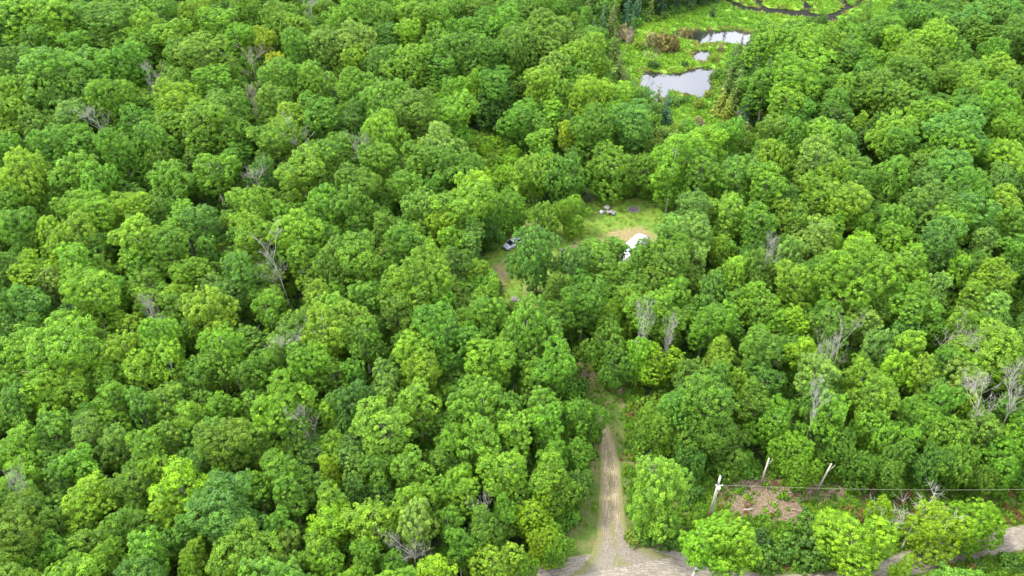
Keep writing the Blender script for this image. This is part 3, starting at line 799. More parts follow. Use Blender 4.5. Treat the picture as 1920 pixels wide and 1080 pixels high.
for cls in CLS:      # any variant not used yet by a labelled tree is not offered to the mass
    CLS[cls]['ids'] = [v for v in range(len(CLS[cls]['var'])) if (cls, v) in PROTO]

# ------------------------------------------------------------------ scattered stuff through geometry nodes
def scatter(name, items, sources, mat=None):
    """items: (x, y, z, rz, sx, sy, sz, source index, tint); sources: list of lists of objects placed together"""
    n = len(items)
    me = bpy.data.meshes.new(name)
    me.vertices.add(n)
    me.vertices.foreach_set('co', np.array([i[:3] for i in items], np.float32).ravel())
    def A_(nm, typ, data, key):
        a = me.attributes.new(nm, typ, 'POINT'); a.data.foreach_set(key, np.asarray(data).ravel())
    A_('rot', 'FLOAT_VECTOR', np.array([(i[9] if len(i) > 9 else 0, 0, i[3]) for i in items], np.float32), 'vector')
    A_('scl', 'FLOAT_VECTOR', np.array([i[4:7] for i in items], np.float32), 'vector')
    A_('src', 'INT', np.array([i[7] for i in items], np.int32), 'value')
    A_('tint', 'FLOAT_VECTOR', np.array([i[8] for i in items], np.float32), 'vector')
    o = obj(name, me)
    ng = bpy.data.node_groups.new(name, 'GeometryNodeTree')
    ng.interface.new_socket('Geometry', in_out='INPUT', socket_type='NodeSocketGeometry')
    ng.interface.new_socket('Geometry', in_out='OUTPUT', socket_type='NodeSocketGeometry')
    gi = ng.nodes.new('NodeGroupInput'); go = ng.nodes.new('NodeGroupOutput')
    mp = ng.nodes.new('GeometryNodeMeshToPoints'); ng.links.new(gi.outputs[0], mp.inputs['Mesh'])
    jn = ng.nodes.new('GeometryNodeJoinGeometry')
    def na(nm, typ):
        q = ng.nodes.new('GeometryNodeInputNamedAttribute'); q.data_type = typ; q.inputs['Name'].default_value = nm; return q.outputs['Attribute']
    rot, scl, src = na('rot', 'FLOAT_VECTOR'), na('scl', 'FLOAT_VECTOR'), na('src', 'INT')
    for k, objs in enumerate(sources):
        cmpn = ng.nodes.new('FunctionNodeCompare'); cmpn.data_type = 'INT'; cmpn.operation = 'EQUAL'
        ng.links.new(src, cmpn.inputs[2]); cmpn.inputs[3].default_value = k
        for so in objs:
            oi = ng.nodes.new('GeometryNodeObjectInfo'); oi.transform_space = 'ORIGINAL'; oi.inputs['Object'].default_value = so
            oi.inputs['As Instance'].default_value = True
            ip = ng.nodes.new('GeometryNodeInstanceOnPoints')
            ng.links.new(mp.outputs[0], ip.inputs['Points']); ng.links.new(cmpn.outputs[0], ip.inputs['Selection'])
            ng.links.new(oi.outputs['Geometry'], ip.inputs['Instance'])
            ng.links.new(rot, ip.inputs['Rotation']); ng.links.new(scl, ip.inputs['Scale'])
            ng.links.new(ip.outputs[0], jn.inputs[0])
    ng.links.new(jn.outputs[0], go.inputs[0])
    md = o.modifiers.new('scatter', 'NODES'); md.node_group = ng
    return o

# woodland mass: smaller listed crowns, fillers under and between, forest outside the frame
allxy = np.array([(q['x'], q['y']) for q in rows]); allr = np.array([q['rm'] for q in rows])
srcs, sidx = [], {}
for cls in CLS:
    for v in CLS[cls]['ids']:
        sidx[(cls, v)] = len(srcs); srcs.append(list(PROTO[(cls, v)]))
items = []
def add_mass(x, y, cls, s, sz, c_, h_=None):
    v = int(rng.choice(CLS[cls]['ids']))
    items.append((x, y, hz(x, y) if h_ is None else h_, float(rng.uniform(0, 6.28)), s * rng.uniform(.88, 1.15), s * rng.uniform(.88, 1.15), sz, sidx[(cls, v)], jit_tint(c_, rng), rng.uniform(-.08, .08)))
for q in mass: add_mass(q['x'], q['y'], q['cls'], q['s'], q['sz'], q['c'])
# candidates
cx = rng.uniform(-215, 225, 9000); cy = rng.uniform(38, 330, 9000)
fx = np.maximum.reduce([zone('clearing', cx, cy), zone('glade', cx, cy), zone('verge', cx, cy), zone('brush', cx, cy), zone('pond', cx, cy) , zone('marsh', cx, cy), near_road(cx, cy)])
taken = allxy.copy(); tr_ = np.maximum(allr * .56, 1.5)
ch = height(cx, cy)
for x, y, fz, h_ in zip(cx, cy, fx, ch):
    if fz > -2.2: continue
    ppx, ppy = proj(x, y, 9)
    inside = -60 < ppx < 1980 and -30 < ppy < 1110
    if ppy < -60 and y > 300: pass
    if not (-500 < ppx < 2420): continue
    if (900 < ppx < 1330 and 960 < ppy < 1400) or (1280 < ppx < 2000 and 980 < ppy < 1180): continue
    r = rng.uniform(1.7, 2.5) if inside else rng.uniform(3.0, 5.0)
    if np.any(np.hypot(taken[:, 0] - x, taken[:, 1] - y) < (tr_ + r) * .74): continue
    taken = np.vstack([taken, (x, y)]); tr_ = np.append(tr_, r * .85)
    if inside:
        s = r * 1.25 / 2.6; add_mass(x, y, 'S', s, rng.uniform(.66, .92), rng.choice(list('mmmdgob')), h_)
    else:
        cls = 'M' if r < 4.2 else 'L'; s = r * 1.15 / CLS[cls]['R']; add_mass(x, y, cls, s, .55 + .45 * s, rng.choice(list('mmgglbdo')), h_)
ws = scatter('woodland', items, srcs)
tag(ws, 'continuous mass of smaller green broadleaf trees filling the forest', 'woodland', kind='stuff')
print('trees listed', len(rows), 'mass', len(items))

# ------------------------------------------------------------------ conifers by the marsh
def conifer_mesh(name, H, Rb, seed, dens=1.0):
    rg = np.random.default_rng(seed)
    C, O = [], []
    z = .8
    while z < H:
        f = 1 - z / H
        rr = Rb * (f ** .85) * rg.uniform(.85, 1.12) + .08
        nb = max(3, int(7 * f * dens + 3))
        for k in range(nb):
            th = rg.uniform(0, 6.28); d = np.array([math.cos(th), math.sin(th), 0])
            L = rr * rg.uniform(.75, 1.1)
            for s_ in np.arange(.25, L, .33):
                C.append(np.array([0, 0, z]) + d * s_ + np.array([0, 0, -.22 * s_])); O.append(d * .8 + np.array([0, 0, .35]))
        z += .42
    C.append(np.array([0, 0, H])); O.append(np.array([0, 0, 1.]))
    C = np.array(C); O = np.array(O); O /= np.linalg.norm(O, axis=1, keepdims=True)
    v, lv = leaves(C, O, .13, 7, .24, rg, .6)
    return mesh(name, v, np.arange(len(v)).reshape(-1, 4), M_NEEDLE, False, {'leafvar': ('FACE', 'FLOAT', lv)})
def stem_mesh(name, H, r, mat):
    mb = MB(); mb.tube([(0, 0, -.2), (0, 0, H * .5), (.03, .02, H * .97)], [r, r * .6, r * .12], 7)
    return mb.me(name, mat, True)
CON = [(conifer_mesh('crown', 12, 2.3, 11), stem_mesh('trunk', 12, .17, M_BARK), 12),
       (conifer_mesh('crown', 12, 1.8, 12, .8), stem_mesh('trunk', 12, .15, M_BARK), 12),
       (conifer_mesh('crown', 8, 1.9, 13, 1.4), stem_mesh('trunk', 8, .14, M_BARK), 8)]
SPT = dict(d=(.022, .058, .018), s=(.040, .095, .026), c=(.075, .125, .020), y=(.14, .18, .020), o=(.085, .12, .025), b=(.032, .090, .040))
SPN = dict(d='dark', s='grey-green', c='yellowish green', y='golden yellow', o='olive', b='bluish')
con = [  # px of tip, px y of base, variant, width scale, height m, tint, name, where
 (1387,172,0,1.15,15,'d','spruce_tree','tall pointed {} spruce right of the large pond'),
 (1368,152,0,1.0,11,'s','spruce_tree','slim {} spruce between the two ponds, left of the tallest'),
 (1360,185,2,1.2,10,'c','cedar_tree','{} cedar on the right bank of the large pond'),
 (1376,205,2,1.3,12,'c','cedar_tree','{} cedar leaning over from the right bank, below the tall spruce'),
 (1405,190,0,1.2,14,'s','spruce_tree','{} spruce against the forest edge right of the tall spruce'),
 (1402,230,0,1.2,14,'d','spruce_tree','broad {} spruce above the dark marsh channel'),
 (1348,215,2,1.2,8,'y','cedar_tree','{} cedar at the foot of the large pond, right side'),
 (1362,225,2,1.0,7,'y','cedar_tree','small {} cedar lower right of the large pond'),
 (1395,262,2,1.1,6,'o','cedar_tree','low {} cedar next to the dark marsh channel'),
 (1395,150,0,1.0,13,'d','spruce_tree','{} spruce just behind the tall pointed one by the pond'),
 (1420,165,1,1.1,14,'d','spruce_tree','narrow {} spruce between the pond and the right-hand forest'),
 (1425,205,0,1.0,15,'d','spruce_tree','high {} spruce at the edge of the right-hand forest below the pond'),
 (1392,245,1,1.0,11,'s','spruce_tree','{} spruce just left of the dark marsh channel'),
 (1460,245,2,1.0,7,'c','cedar_tree','pale {} cone-shaped cedar in the forest right of the channel'),
 (1500,235,1,1.3,10,'b','spruce_tree','{} fir in the forest right of the pale cone-shaped cedar'),
 (1405,120,1,.9,11,'s','spruce_tree','slender {} spruce right of the far pond'),
 (1385,110,1,.6,8,'o','spruce_tree','thin {} spruce just below the right end of the far pond'),
 (1147,75,2,1.3,12,'o','cedar_tree','tall {} cedar at the left edge of the marsh'),
 (1150,120,2,1.2,10,'c','cedar_tree','{} cedar below the tallest one at the left marsh edge'),
 (1160,150,2,1.1,8,'o','cedar_tree','low {} cedar left of the large pond'),
 (1128,80,1,1.1,12,'s','spruce_tree','{} spruce behind the left marsh edge'),
 (1100,60,2,1.1,12,'c','cedar_tree','{} cedar in the woods left of the marsh'),
 (1110,100,1,.9,11,'s','spruce_tree','second {} spruce in the woods left of the marsh'),
 (1175,50,0,1.0,11,'b','spruce_tree','{} spruce at the top of the marsh, foremost of the row'),
 (1192,42,1,1.1,9,'b','spruce_tree','shorter {} spruce beside the foremost one at the marsh top'),
 (1218,38,2,.9,9,'c','cedar_tree','{} pointed cedar among the dark spruces at the marsh top'),
 (1345,-8,0,1.0,17,'d','spruce_tree','unseen tall {} spruce added beyond the top edge to mirror in the far pond, left one'),  # out of view, added so its dark reflection reaches the far pond
 (1372,-12,0,.9,18,'d','spruce_tree','unseen tall {} spruce added beyond the top edge to mirror in the far pond, right one'),  # second unseen spruce, put in for another dark stripe on the water
 (1240,32,0,1.0,10,'d','spruce_tree','{} spruce right of the yellowish cedar at the marsh top'),
 (1262,24,0,1.1,11,'d','spruce_tree','{} spruce mid-row behind the marsh grass'),
 (1290,18,0,1.1,10,'s','spruce_tree','{} spruce towards the right end of the row behind the marsh'),
 (1318,10,0,1.0,10,'d','spruce_tree','{} spruce at the right end of the row behind the marsh'),
 (1160,28,0,1.1,12,'d','spruce_tree','{} spruce at the left end of the row behind the marsh'),
 (1205,20,0,1.0,12,'d','spruce_tree','{} spruce behind the yellowish pointed cedar, top edge'),
 (1340,4,0,1.0,9,'s','spruce_tree','{} spruce by the first bend of the dark stream, top edge'),
 (1185,62,1,.7,5,'s','spruce_tree','little {} spruce standing out in the marsh grass'),
 (1335,32,1,.6,4,'d','spruce_tree','tiny {} spruce alone in the bright marsh grass'),
 (1618,52,1,.7,11,'s','spruce_tree','narrow {} spruce right of the dark stream, left one'),
 (1672,48,1,.7,11,'s','spruce_tree','narrow {} spruce right of the dark stream, right one'),
 (1180,195,2,1.2,8,'c','cedar_tree','{} cedar on the left bank of the large pond'),
 (1168,180,2,1.0,8,'o','cedar_tree','{} cedar further back on the left pond bank'),
 (1232,212,1,.9,8,'o','spruce_tree','thin {} spruce at the lower left tip of the large pond'),
 (1245,232,1,1.1,9,'b','spruce_tree','{} spruce below the lower left tip of the large pond'),
]
cproto = {}
for (px, py, vi, w, H, c_, nm, lab) in con:
    cm, tm, H0 = CON[vi]
    g0 = at(px, py)
    root = empty(nm, (g0.x, g0.y, hz(g0.x, g0.y)), float(rng.uniform(0, 6.28)), (w * 1.15, w * 1.15, H / H0))
    tag(root, lab.format(SPN[c_]), 'tree', 'conifers around the marsh')
    obj('trunk', tm, root); cr = obj('crown', cm, root)
    cr["tint"] = [float(v) for v in np.array(SPT[c_]) * rng.uniform(.9, 1.1)]
    cproto.setdefault(vi, (cr,))
# far forest of conifers beyond the marsh
it = []
cx = rng.uniform(15, 190, 420); cy = rng.uniform(282, 345, 420)
for x, y, q in zip(cx, cy, zone('marsh', cx, cy)):
    if q > 0: continue
    it.append((x, y, 0, rng.uniform(0, 6), 1.1, 1.1, rng.uniform(.8, 1.1), int(rng.integers(2)), [float(v) for v in np.array(SPT[rng.choice(list('dds'))])]))
fc = scatter('spruce_woods', it, [[cproto[0][0]], [cproto[1][0]]])
tag(fc, 'dark line of spruce woods closing the marsh at the top edge', 'woodland', kind='stuff')

# ------------------------------------------------------------------ dead trees
def dead_mesh(seed, H, spread, twig=2, forks=2, lean=(0, 0)):
    rg = random.Random(seed)
    tr, br = MB(), MB()
    def grow(p, d, L, r, lev, mb):
        n = 4; pts = [p]; q = p.copy(); dd = d.copy()
        for i in range(n):
            dd = (dd + Vector((rg.uniform(-1, 1), rg.uniform(-1, 1), rg.uniform(-.3, .5))) * .14).normalized()
            q = q + dd * L / n; pts.append(q.copy())
        mb.tube(pts, [r * (1 - .72 * i / n) for i in range(n + 1)], 6 if lev < 2 else 4)
        if lev >= twig + 1: return
        k = rg.randint(6, 8) if lev < 1 else rg.randint(5, 7)
        for j in range(k):
            f = rg.uniform(.35, 1.0) if lev else rg.uniform(.45, 1.0)
            i = min(int(f * n), n - 1); b0 = pts[i].lerp(pts[i + 1], f * n - i)
            sd_ = Vector((rg.uniform(-1, 1), rg.uniform(-1, 1), rg.uniform(-.15, .8))).normalized()
            nd = (dd * .55 + sd_ * spread).normalized()
            grow(b0, nd, L * rg.uniform(.36, .58), max(.02, r * .42), lev + 1, br)
    d0 = Vector((lean[0], lean[1], 1)).normalized()
    grow(Vector((0, 0, -.3)), d0, H * .78, .12, 0, tr)
    return tr, br
DEADV = []
for sd_, H, sp, ln in ((1, 13, .75, (0, 0)), (2, 13, .9, (.12, .05)), (3, 12, .65, (-.1, .1)), (4, 12, 1.0, (0, -.05)), (5, 13, .55, (.15, 0))):
    a, b2 = dead_mesh(sd_, H, sp, 2, 2, ln)
    DEADV.append((a.me('trunk', M_DEAD, True), b2.me('branches', M_DEAD, True), H))
dead = [  # px, py of the visible crown middle, width scale, height, variant, material, label
 (205,228,1.1,13.5,1,'w','white forked dead tree with long bare limbs in the upper left forest'),
 (275,160,1.0,13.5,0,'w','pale bare treetop standing up left of an olive crown, upper left'),
 (475,118,1.1,13.5,3,'b','brown leafless tree next to the yellow crown near the top'),
 (572,268,1.0,13.5,0,'w','twiggy grey dead tree in the upper left middle of the forest'),
 (697,292,.8,13.0,2,'w','small white dead treetop left of the grassy glade'),
 (468,332,.9,13.0,3,'w','V-shaped white dead tree in the left-hand forest'),
 (528,500,1.1,13.5,0,'w','pinkish grey bare tree beside a dark gap, left of centre'),
 (530,635,1.0,12.5,3,'w','spreading grey dead tree in a mid-left forest gap'),
 (275,605,.6,13.5,2,'w','thin grey dead twigs in a half-dead birch at the left'),
 (592,800,.7,12.0,1,'w','small curled bare tree left of the bottom-centre forest'),
 (48,945,.5,12.0,2,'w','faint white twigs among bluish crowns near the bottom left'),
 (914,940,.6,9.5,2,'w','short white snag in a gap above the lime crown by the driveway'),
 (775,1018,.9,12.0,3,'w','grey dead treetop near the bottom edge left of the driveway'),
 (1200,635,.7,13.5,4,'w','tall thin white snag right of the track below the clearing'),
 (1255,632,.5,13.0,2,'w','small grey snag right of the tall thin one'),
 (1522,782,.6,13.5,4,'w','white Y-shaped snag above the cut brush'),
 (1780,640,1.1,12.5,3,'w','fan of bare grey limbs in the right-hand forest'),
 (1868,765,1.1,14.0,1,'w','bare grey tree with long leaning limbs at the right edge'),
 (1893,770,1.0,13.5,4,'w','paler bare tree just right of the leaning one at the edge'),
 (1712,988,1.15,7.0,0,'w','white bare tree with spreading branches beside the gravel road'),
 (1425,480,.7,13.5,2,'w','pale broken limbs sticking out of the forest right of the camper'),
 (1575,665,.8,13.0,0,'w','grey half-bare tree in the middle of the right-hand forest'),
 (1560,680,.6,12.5,2,'w','small twiggy dead top lower left of the half-bare tree'),
 (1582,192,.6,12.0,3,'w','grey bare limbs in the forest right of the marsh channel'),
 (1650,180,.5,12.5,2,'w','short bare top upper right of the grey limbs, right forest'),
 (1285,245,.9,7.0,0,'b','grey-brown dead shrubby tree below the large pond'),
 (1262,262,.7,8.0,2,'b','dull brown dead tree left of the pale dead one below the pond'),
 (1380,212,.4,4.0,2,'w','short white stump-like snag above the dark marsh channel'),
 (455,15,.9,13.0,0,'w','pale bare twigs at the top edge, left part'),
 (575,14,1.0,13.5,3,'w','grey bare tree at the top edge right of the pale twigs'),
 (625,160,.8,12.5,3,'b','dark brown bare tree in the upper forest right of the yellow crown'),
 (475,205,.7,12.0,2,'b','brown dead top among crowns below the brown bare tree'),
 (1172,72,.6,6.5,2,'b','pinkish bare shrub tree at the left of the marsh'),
 (1225,95,.8,6.0,0,'b','pinkish brown bare tree in the marsh between ponds and cedars'),
]
for (px, py, w, H, vi, mt, lab) in dead:
    a, b2, H0 = DEADV[vi]
    g0 = at(px, py, H * .78)
    H = H * (1.13 if H > 11.5 else 1.0)
    w = w * (.78 if 'gravel road' not in lab else 1)
    root = empty('dead_tree', (g0.x, g0.y, hz(g0.x, g0.y)), float(rng.uniform(0, 6.28)) if vi < 4 else 0.3, (w, w, H / H0))
    tag(root, lab, 'dead tree', 'dead and bare trees')
    ta, tb = obj('trunk', a, root), obj('branches', b2, root)
    if mt == 'b' or lab[:5] == 'white':
        for o in (ta, tb):
            o.material_slots[0].link = 'OBJECT'; o.material_slots[0].material = M_DEADB if mt == 'b' else M_DEADW

# ------------------------------------------------------------------ undergrowth, sedge, shrubs
def bush_mesh(name, Rr, seed, nl=4, mat=None, size=.12, nper=16, kind='round'):
    return crown_mesh(name, Rr, Rr * .45, Rr * .6, nl, seed, kind, csp=.5, size=size, nper=nper, mat=mat)
def sedge_mesh(name, seed, n=46, h=.7, r=.55):
    rg = np.random.default_rng(seed)
    vs = []; lv = []
    for i in range(n):
        a = rg.uniform(0, 6.28); rr = r * math.sqrt(rg.uniform()); b = np.array([math.cos(a) * rr, math.sin(a) * rr, 0])
        le = rg.uniform(.3, 1) * h; d = np.array([rg.normal() * .45, rg.normal() * .45, 1]) * le
        s = np.array([math.cos(a + 1.6), math.sin(a + 1.6), 0]) * .06
        vs += [b - s, b + s, b + d * .6 + s * 1.2, b + d * .95 + np.array([0, 0, -.1 * h]) + rg.normal(size=3) * .03]; lv.append(rg.uniform())
    return mesh(name, np.array(vs), np.arange(len(vs)).reshape(-1, 4), M_SEDGE, False, {'leafvar': ('FACE', 'FLOAT', lv)})

SH = [bush_mesh('foliage', 1.3, 901, 5), bush_mesh('foliage', 1.0, 902, 4), bush_mesh('foliage', 1.5, 903, 6)]
SHT = dict(r=(.135, .115, .045), g=(.07, .15, .02), l=(.13, .19, .02), y=(.15, .19, .03), p=(.20, .18, .10), m=(.07, .15, .02))
shr = [
 (1238,98,2.3,'r','reddish brown shrub in the marsh between the ponds and the left cedars'),
 (1222,88,2.0,'p','pinkish grey shrub beside the reddish one in the marsh'),
 (1258,100,1.5,'r','small rusty shrub right of the pinkish one in the marsh'),
 (1224,131,1.3,'d2','dark bush added on the upper left shore of the large pond for its reflection'),  # put in to give the water a dark reflection along this shore
 (1284,127,1.1,'d2','dark bush added on the upper shore of the large pond for its reflection, right of middle'),  # added bank bush, there for its dark mirror image in the pond
 (1172,80,1.8,'p','pink-grey shrub at the left side of the marsh'),
 (1200,95,1.8,'l','yellow-green shrub left of the pinkish grey marsh shrub'),
 (1290,74,1.6,'r','brownish shrub on the left bank of the far pond'),
 (1278,72,.8,'p','pale straw shrub at the left tip of the far pond'),
 (1262,200,1.9,'g','round green shrub at the near bank of the large pond'),
 (1283,196,1.4,'g','smaller green shrub right of the round one at the pond bank'),
 (1308,205,1.2,'l','light green shrub below the right end of the large pond'),
 (1335,118,1.2,'l','yellow-green shrub between the tiny pond and the cedars'),
 (1350,100,1.1,'p','straw-coloured shrub right of the tiny pond'),
 (1385,262,1.2,'r','rusty shrub beside the dark marsh channel'),
 (1310,240,1.1,'p','pinkish shrub in the lower marsh below the large pond'),
 (1242,195,1.0,'y','yellowish shrub at the lower left of the large pond'),
 (1212,200,1.3,'l','yellow-green shrub on the left bank of the large pond'),
 (1330,185,1.1,'y','golden shrub at the lower right bank of the large pond'),
 (1072,425,1.4,'m','dark green bush at the left side of the clearing'),
 (1000,660,1.2,'m','bush at the lower end of the clearing track'),
 (1520,1000,1.9,'m','large bush mass in the verge left of the big roadside tree'),
 (1470,1045,2.2,'g','broad green bush at the bottom edge right of the birch'),
 (1520,1050,2.0,'m','green bush at the bottom edge left of the big roadside tree'),
 (1430,1060,1.8,'m','bush touching the lime tree at the bottom edge'),
 (1425,1020,1.6,'d2','dark bush between the lime tree and the broad bottom bush'),
 (1890,1062,1.0,'g','green bush at the bottom right corner below the road'),
 (1830,1068,.9,'m','bush left of the one in the bottom right corner'),
 (1770,1076,.9,'g','bush under the road opposite the lime tree'),
 (1295,930,1.5,'m','dark bush left of the utility pole'),
 (1185,1018,1.1,'l','yellow-green bush at the mouth of the driveway, right side'),
 (1207,1012,2.0,'g','bushy shrub mass at the corner where driveway meets road'),
 (1240,1005,1.8,'m','leafy bush at the foot of the tall tree by the driveway'),
 (1255,1022,1.2,'m','bush on the road verge left of the birch'),
]
SHT['d2'] = (.035, .08, .018)
for i, (px, py, s, c_, lab) in enumerate(shr):
    g0 = at(px, py - 4)
    o = obj('shrub', SH[i % 3]); o.location = (g0.x, g0.y, hz(g0.x, g0.y)); o.scale = (s, s, s * rng.uniform(.8, 1.1) * (1.7 if c_ in 'rp' else 1)); o.rotation_euler.z = float(rng.uniform(0, 6))
    o["tint"] = [float(v) for v in SHT[c_]]
    tag(o, lab, 'shrub', 'shrubs around the marsh and verges')
SB = [bpy.data.objects[n] for n in ('shrub', 'shrub.001', 'shrub.002')]

def inframe(x, y, m=60):
    a, b2 = proj(x, y, 1); return -m < a < 1920 + m and -m < b2 < 1080 + m
# forest floor undergrowth
it = []
cx = rng.uniform(-200, 215, 20000); cy = rng.uniform(45, 300, 20000)
bad = np.maximum.reduce([zone('clearing', cx, cy), zone('verge', cx, cy), zone('brush', cx, cy), zone('pond', cx, cy) + 1, zone('marsh', cx, cy), near_road(cx, cy) + 1])
gl_ = zone('glade', cx, cy)
for x, y, q, h_, gg in zip(cx, cy, bad, height(cx, cy), gl_):
    if q > 0 or not inframe(x, y): continue
    s = rng.uniform(.8, 1.7)
    it.append((x, y, h_ - .1, rng.uniform(0, 6), s, s, s * rng.uniform(.7, 1.3), int(rng.integers(3)), jit_tint(rng.choice(list('mmdgo' if gg < 0 else 'glGl')), rng)))
u = scatter('undergrowth', it, [[o] for o in SB])
tag(u, 'leafy green undergrowth on the forest floor', 'undergrowth', kind='stuff')
# verge vegetation
tf = [None, sedge_mesh('tuft', 31)]
it = []
cx = rng.uniform(-20, 95, 26000); cy = rng.uniform(52, 130, 26000)
ok = (zone('verge', cx, cy) > -.5) & (near_road(cx, cy) < -.35)
br_ = zone('brush', cx, cy)
patch = vnoise(cx / 5, cy / 5, 21)
for x, y, k, b_, pt, h_ in zip(cx, cy, ok, br_, patch, height(cx, cy)):
    if not k or not inframe(x, y) or b_ > 0 and rng.uniform() < .35: continue
    right = x > at(1174, proj(x, y)[1]).x
    if not right and rng.uniform() < (.7 if proj(x, y)[1] > 780 else .15): continue
    if b_ > .8 and rng.uniform() < .5: continue
    s = rng.uniform(.5, 1.25) * (1.0 if right else .55)
    c_ = rng.choice(list('mgmgl')) if pt < .55 else rng.choice(list('mgoll'))
    tn = jit_tint(c_, rng)
    if pt > .5 and rng.uniform() < .16: tn = [.17, .10, .04]
    k_ = int(rng.uniform() < .35); f_ = 1 if k_ else .5
    it.append((x, y, h_ - .03, rng.uniform(0, 6), s * f_, s * f_, s * f_ * rng.uniform(.7, 1.5), k_, tn))
vs_ = obj('marsh_grass_tuft', tf[1]); vs_.location = (at(1250, 118).x, at(1250, 118).y, 0); vs_["tint"] = [.10, .2, .02]
tag(vs_, 'grass tuft in the marsh above the large pond', 'grass tuft')
vg = scatter('verge_growth', it, [[SB[1]], [vs_]])
tag(vg, 'low weeds, ferns and seedlings covering the road verge and driveway sides', 'weeds', kind='stuff')
# marsh and clearing grass
it = []
cx = rng.uniform(30, 175, 26000); cy = rng.uniform(165, 320, 26000)
ok = (zone('marsh', cx, cy) > -.5) & (zone('pond', cx, cy) < rng.uniform(-.8, .7, 26000)) & (chan(cx, cy) < -.3)
patch = vnoise(cx / 14, cy / 14, 22); edge = np.maximum(zone('pond', cx, cy), chan(cx, cy))
for x, y, k, pt, ed, h_ in zip(cx, cy, ok, patch, edge, height(cx, cy)):
    if not k or not inframe(x, y): continue
    tn = np.array((.075, .185, .018)) * (1 - pt) + np.array((.12, .23, .018)) * pt
    if ed > -2 and rng.uniform() < .3: tn = np.array((.14, .13, .05))
    tn = tn * rng.uniform(.85, 1.15)
    s = rng.uniform(.7, 1.5)
    it.append((x, y, h_ - .03, rng.uniform(0, 6), s * 1.3, s * 1.3, s * rng.uniform(.5, 1.0), 0, tn))
cx = rng.uniform(-15, 50, 9000); cy = rng.uniform(110, 200, 9000)
ok = (zone('clearing', cx, cy) > -.5) & (zone('dirt', cx, cy) < rng.uniform(-1.5, .3, 9000))
for x, y, k, h_ in zip(cx, cy, ok, height(cx, cy)):
    if not k: continue
    pt = float(vnoise(np.array([x / 4]), np.array([y / 4]), 23)[0])
    tn = (np.array((.075, .15, .018)) * (1 - pt) + np.array((.17, .19, .035)) * pt) * rng.uniform(.85, 1.15)
    s = rng.uniform(.35, .8); it.append((x, y, h_ - .03, rng.uniform(0, 6), s, s, s * .5, 0, tn))
mg = scatter('grass', it, [[vs_]])
tag(mg, 'bright yellow-green marsh and meadow grass', 'grass', kind='stuff')

# cut brush: sticks lying on the ground
mb = MB(); rg = random.Random(5)
M_STICK = noisy('cut_sticks', (.14, .10, .07), (.32, .25, .19), 2.0, .9)
pts_ = 0
while pts_ < 330:
    x = rg.uniform(at(1330, 900).x, at(1840, 900).x); y = rg.uniform(at(1400, 1015).y, at(1400, 880).y)
    if zone('brush', np.array([x]), np.array([y]))[0] < -.2 or proj(x, y)[0] < 1330: continue
    pts_ += 1
    a = rg.uniform(0, 6.28); L = rg.uniform(.4, 1.7); z = hz(x, y) + rg.uniform(.02, .3)
    d = Vector((math.cos(a), math.sin(a), rg.uniform(-.15, .3))) * L; p0 = Vector((x, y, z))
    mb.tube([p0, p0 + d * .5 + Vector((0, 0, .05)), p0 + d], [.035, .028, .012], 4)
o = mb.build('cut_brush', M_STICK); tag(o, 'pinkish brown cut branches spread over the ground beside the utility pole', 'brush', kind='stuff')

def log(px, py, L, r, a, lab, mat=M_POLE, dz=0.1):
    g0 = at(px, py); mb = MB()
    d = Vector((math.cos(a), math.sin(a), .04)) * L / 2
    mb.tube([-d, d * .1 + Vector((0, 0, .04)), d], [r, r * .85, r * .55], 8)
    mb.tube([d * .3, d * .3 + Vector((-d.y, d.x, .5)).normalized() * L * .16], [r * .4, r * .15], 5)
    o = mb.build('fallen_log', mat, None, True); o.location = (g0.x, g0.y, hz(g0.x, g0.y) + r + dz)
    tag(o, lab, 'log', 'fallen logs')
log(1528, 985, 3.6, .16, -.9, 'weathered log on bare soil left of the big roadside tree')
log(1402, 957, 1.4, .12, .1, 'short pale log at the lower edge of the cut brush', M_DEAD)
log(1490, 922, 4.0, .07, .25, 'thin pale pole lying across the cut brush', M_DEAD)
# two bare trunks at the edge of the cut brush
for i, (px, py, H, ln, lab) in enumerate(((1427, 906, 5.6, .02, 'pale bare trunk at the top edge of the cut brush, left one'), (1530, 922, 6.4, .12, 'leaning grey trunk at the right of the cut brush'), (1475, 912, 3.5, .2, 'short leaning stem between the two trunks above the brush'))):
    g0 = at(px, py); root = empty('bare_trunk', (g0.x, g0.y, hz(g0.x, g0.y)))
    tag(root, lab, 'tree trunk', 'bare trunks by the cut brush')
    mb = MB(); rr = .17 if H > 5 else .09
    mb.tube([(0, 0, -.2), (ln * H * .5, .1, H * .5), (ln * H, .2, H)], [rr, rr * .8, rr * .55], 8); mb.build('stem', M_POLE, root, True)
    mb = MB(); mb.tube([(ln * H * .7, .12, H * .7), (ln * H + .7, .3, H * .95)], [.05, .02], 5); mb.build('limb', M_POLE, root, True)

